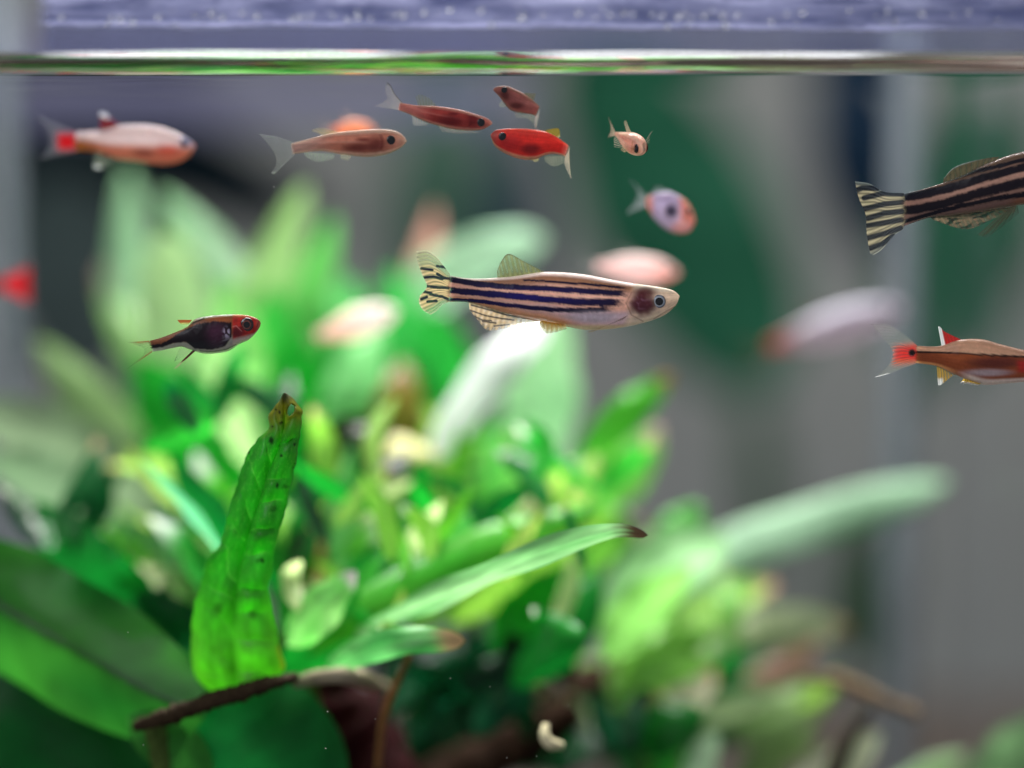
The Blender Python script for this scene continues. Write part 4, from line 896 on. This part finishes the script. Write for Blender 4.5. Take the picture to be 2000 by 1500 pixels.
# --- blurred fish deeper in the tank ----------------------------------------------------------------
T11 = [(1600, 705), (1640, 682), (1690, 672), (1740, 670), (1810, 708), (1858, 762), (1880, 828)]
B11 = [(1605, 745), (1630, 790), (1665, 835), (1720, 880), (1780, 902), (1845, 894), (1880, 842)]
def c11(X, Y, s, t):
    c = mixc(lin((206, 196, 226)), lin((240, 160, 140)), smooth(1770, 1815, X)); c = mixc(c, lin((244, 190, 185)), blob(X, Y, 1800, 870, 60, 40, 2))
    c = mixc(c, lin((236, 170, 150)), smooth(1660, 1620, X)); c = mixc(c, lin((16, 18, 44)), .97*blob(X, Y, 1742, 775, 40, 42, 2)); c = mixc(c, lin((110, 100, 130)), .7*smooth(.75, .95, t)*smooth(1800, 1740, X)); return c
f11 = Fish('wedge_fish', 'blurred lilac and orange fish with a dark spot, below the tiny fish', (700, 140), 2.857, .372, T11, B11, c11, .6, n=90, m=40)
f11.fin('tail_fin', [(1612, 702), (1615, 750)], [(1515, 600), (1560, 690), (1490, 795)], pale((190, 190, 200), .4), rays=9)
f11.fin('dorsal_fin', [(1660, 680), (1720, 668)], [(1640, 652), (1690, 640)], pale((200, 200, 210), .3), rays=5)
f11.eye(1835, 780, 22, (200, 140, 120))
PT = [(-1.0, -.10), (-.75, -.13), (-.45, -.22), (-.1, -.29), (.25, -.29), (.6, -.23), (.85, -.12), (1.0, -.01)]
PB = [(-1.0, .10), (-.75, .13), (-.45, .22), (-.1, .30), (.25, .31), (.6, .25), (.85, .15), (1.0, .03)]
def generic(name, label, cx, cy, half, hk, ang, d, colf, fincol, fina=.25, dirn=1, tailf=None, fat=.55, fork=.2):
    ca, sa = math.cos(math.radians(ang)), math.sin(math.radians(ang))
    def tr(p): x, y = p[0]*half*dirn, p[1]*half*hk; return (x*ca-y*sa, x*sa+y*ca)
    inv = lambda X, Y: ((X*ca+Y*sa)/half*dirn, (-X*sa+Y*ca)/half)
    f = Fish(name, label, (cx, cy), 1.0, d, [tr(p) for p in PT], [tr(p) for p in PB], lambda X, Y, s, t: colf(s, t), fat, n=60, m=32)
    o = np.array(f.c); f.root.location = at(cx+o[0], cy+o[1], d)
    f.fin('tail_fin', [tr((-.98, -.09)), tr((-.98, .09))], [tr((-1.5, -.36)), tr((-1.5+fork, 0)), tr((-1.5, .36))], tailf or pale(fincol, fina), rays=9, nu=30, nv=14)
    f.fin('dorsal_fin', [tr((-.35, -.24)), tr((.1, -.28))], [tr((-.5, -.46)), tr((-.3, -.52)), tr((.08, -.30))], pale(fincol, fina), rays=6, nu=24, nv=10)
    f.fin('anal_fin', [tr((-.6, .17)), tr((-.2, .27))], [tr((-.7, .36)), tr((-.5, .44)), tr((-.2, .30))], pale(fincol, fina), rays=6, nu=24, nv=10)
    e = tr((.76, -.04)); f.eye(e[0], e[1], half*.07, (70, 50, 50), .7); return f
two = lambda a, b, k0, k1: (lambda s, t: mixc(lin(a), lin(b), smooth(k0, k1, s)))
generic('minnow', 'blurred salmon pink fish just behind the striped fish head', 1243, 526, 82, 1.12, 4, .404, lambda s, t: mixc(mixc(lin((244, 214, 212)), lin((244, 186, 176)), smooth(.5, .9, s)), lin((248, 230, 226)), smooth(.2, .8, t)), (200, 190, 190), .10)
generic('minnow', 'blurred pale pink fish left of and below the striped fish tail', 697, 632, 84, 1.2, -18, .418, lambda s, t: mixc(mixc(lin((250, 210, 198)), lin((250, 240, 236)), smooth(.3, .7, s)), lin((255, 240, 236)), smooth(.1, .8, t)*.6), (220, 200, 190), .12, -1 if False else 1)
generic('red_tailed_fish', 'large blurred pale lilac fish with a reddish tail above the right red tailed fish', 1632, 638, 140, .85, -17, .445, lambda s, t: mixc(mixc(lin((190, 70, 62)), lin((176, 160, 170)), smooth(.06, .22, s)), lin((190, 186, 200)), smooth(-.2, .8, t)*smooth(.2, .4, s)), (150, 80, 76), .14)
generic('minnow', 'blurred orange fish mostly hidden behind the pinkish tan minnow', 690, 256, 44, 1.7, 0, .388, lambda s, t: mixc(lin((240, 160, 120)), lin((250, 190, 150)), smooth(0, .8, t)), (230, 180, 150), .2)
generic('red_tailed_fish', 'blurred fish leaving at the left edge, only its red tail in view', -118, 556, 122, 1.0, 180, .412, lambda s, t: mixc(lin((150, 46, 50)), lin((206, 150, 150)), smooth(.1, .5, s)), (170, 60, 60), .3,
        tailf=lambda u, v, X, Y: (*lin((205, 14, 26)), .95*float(smooth(1.0, .75, v))*float(smooth(0.0, .12, u)*smooth(1.0, .88, u))), fork=0.02)
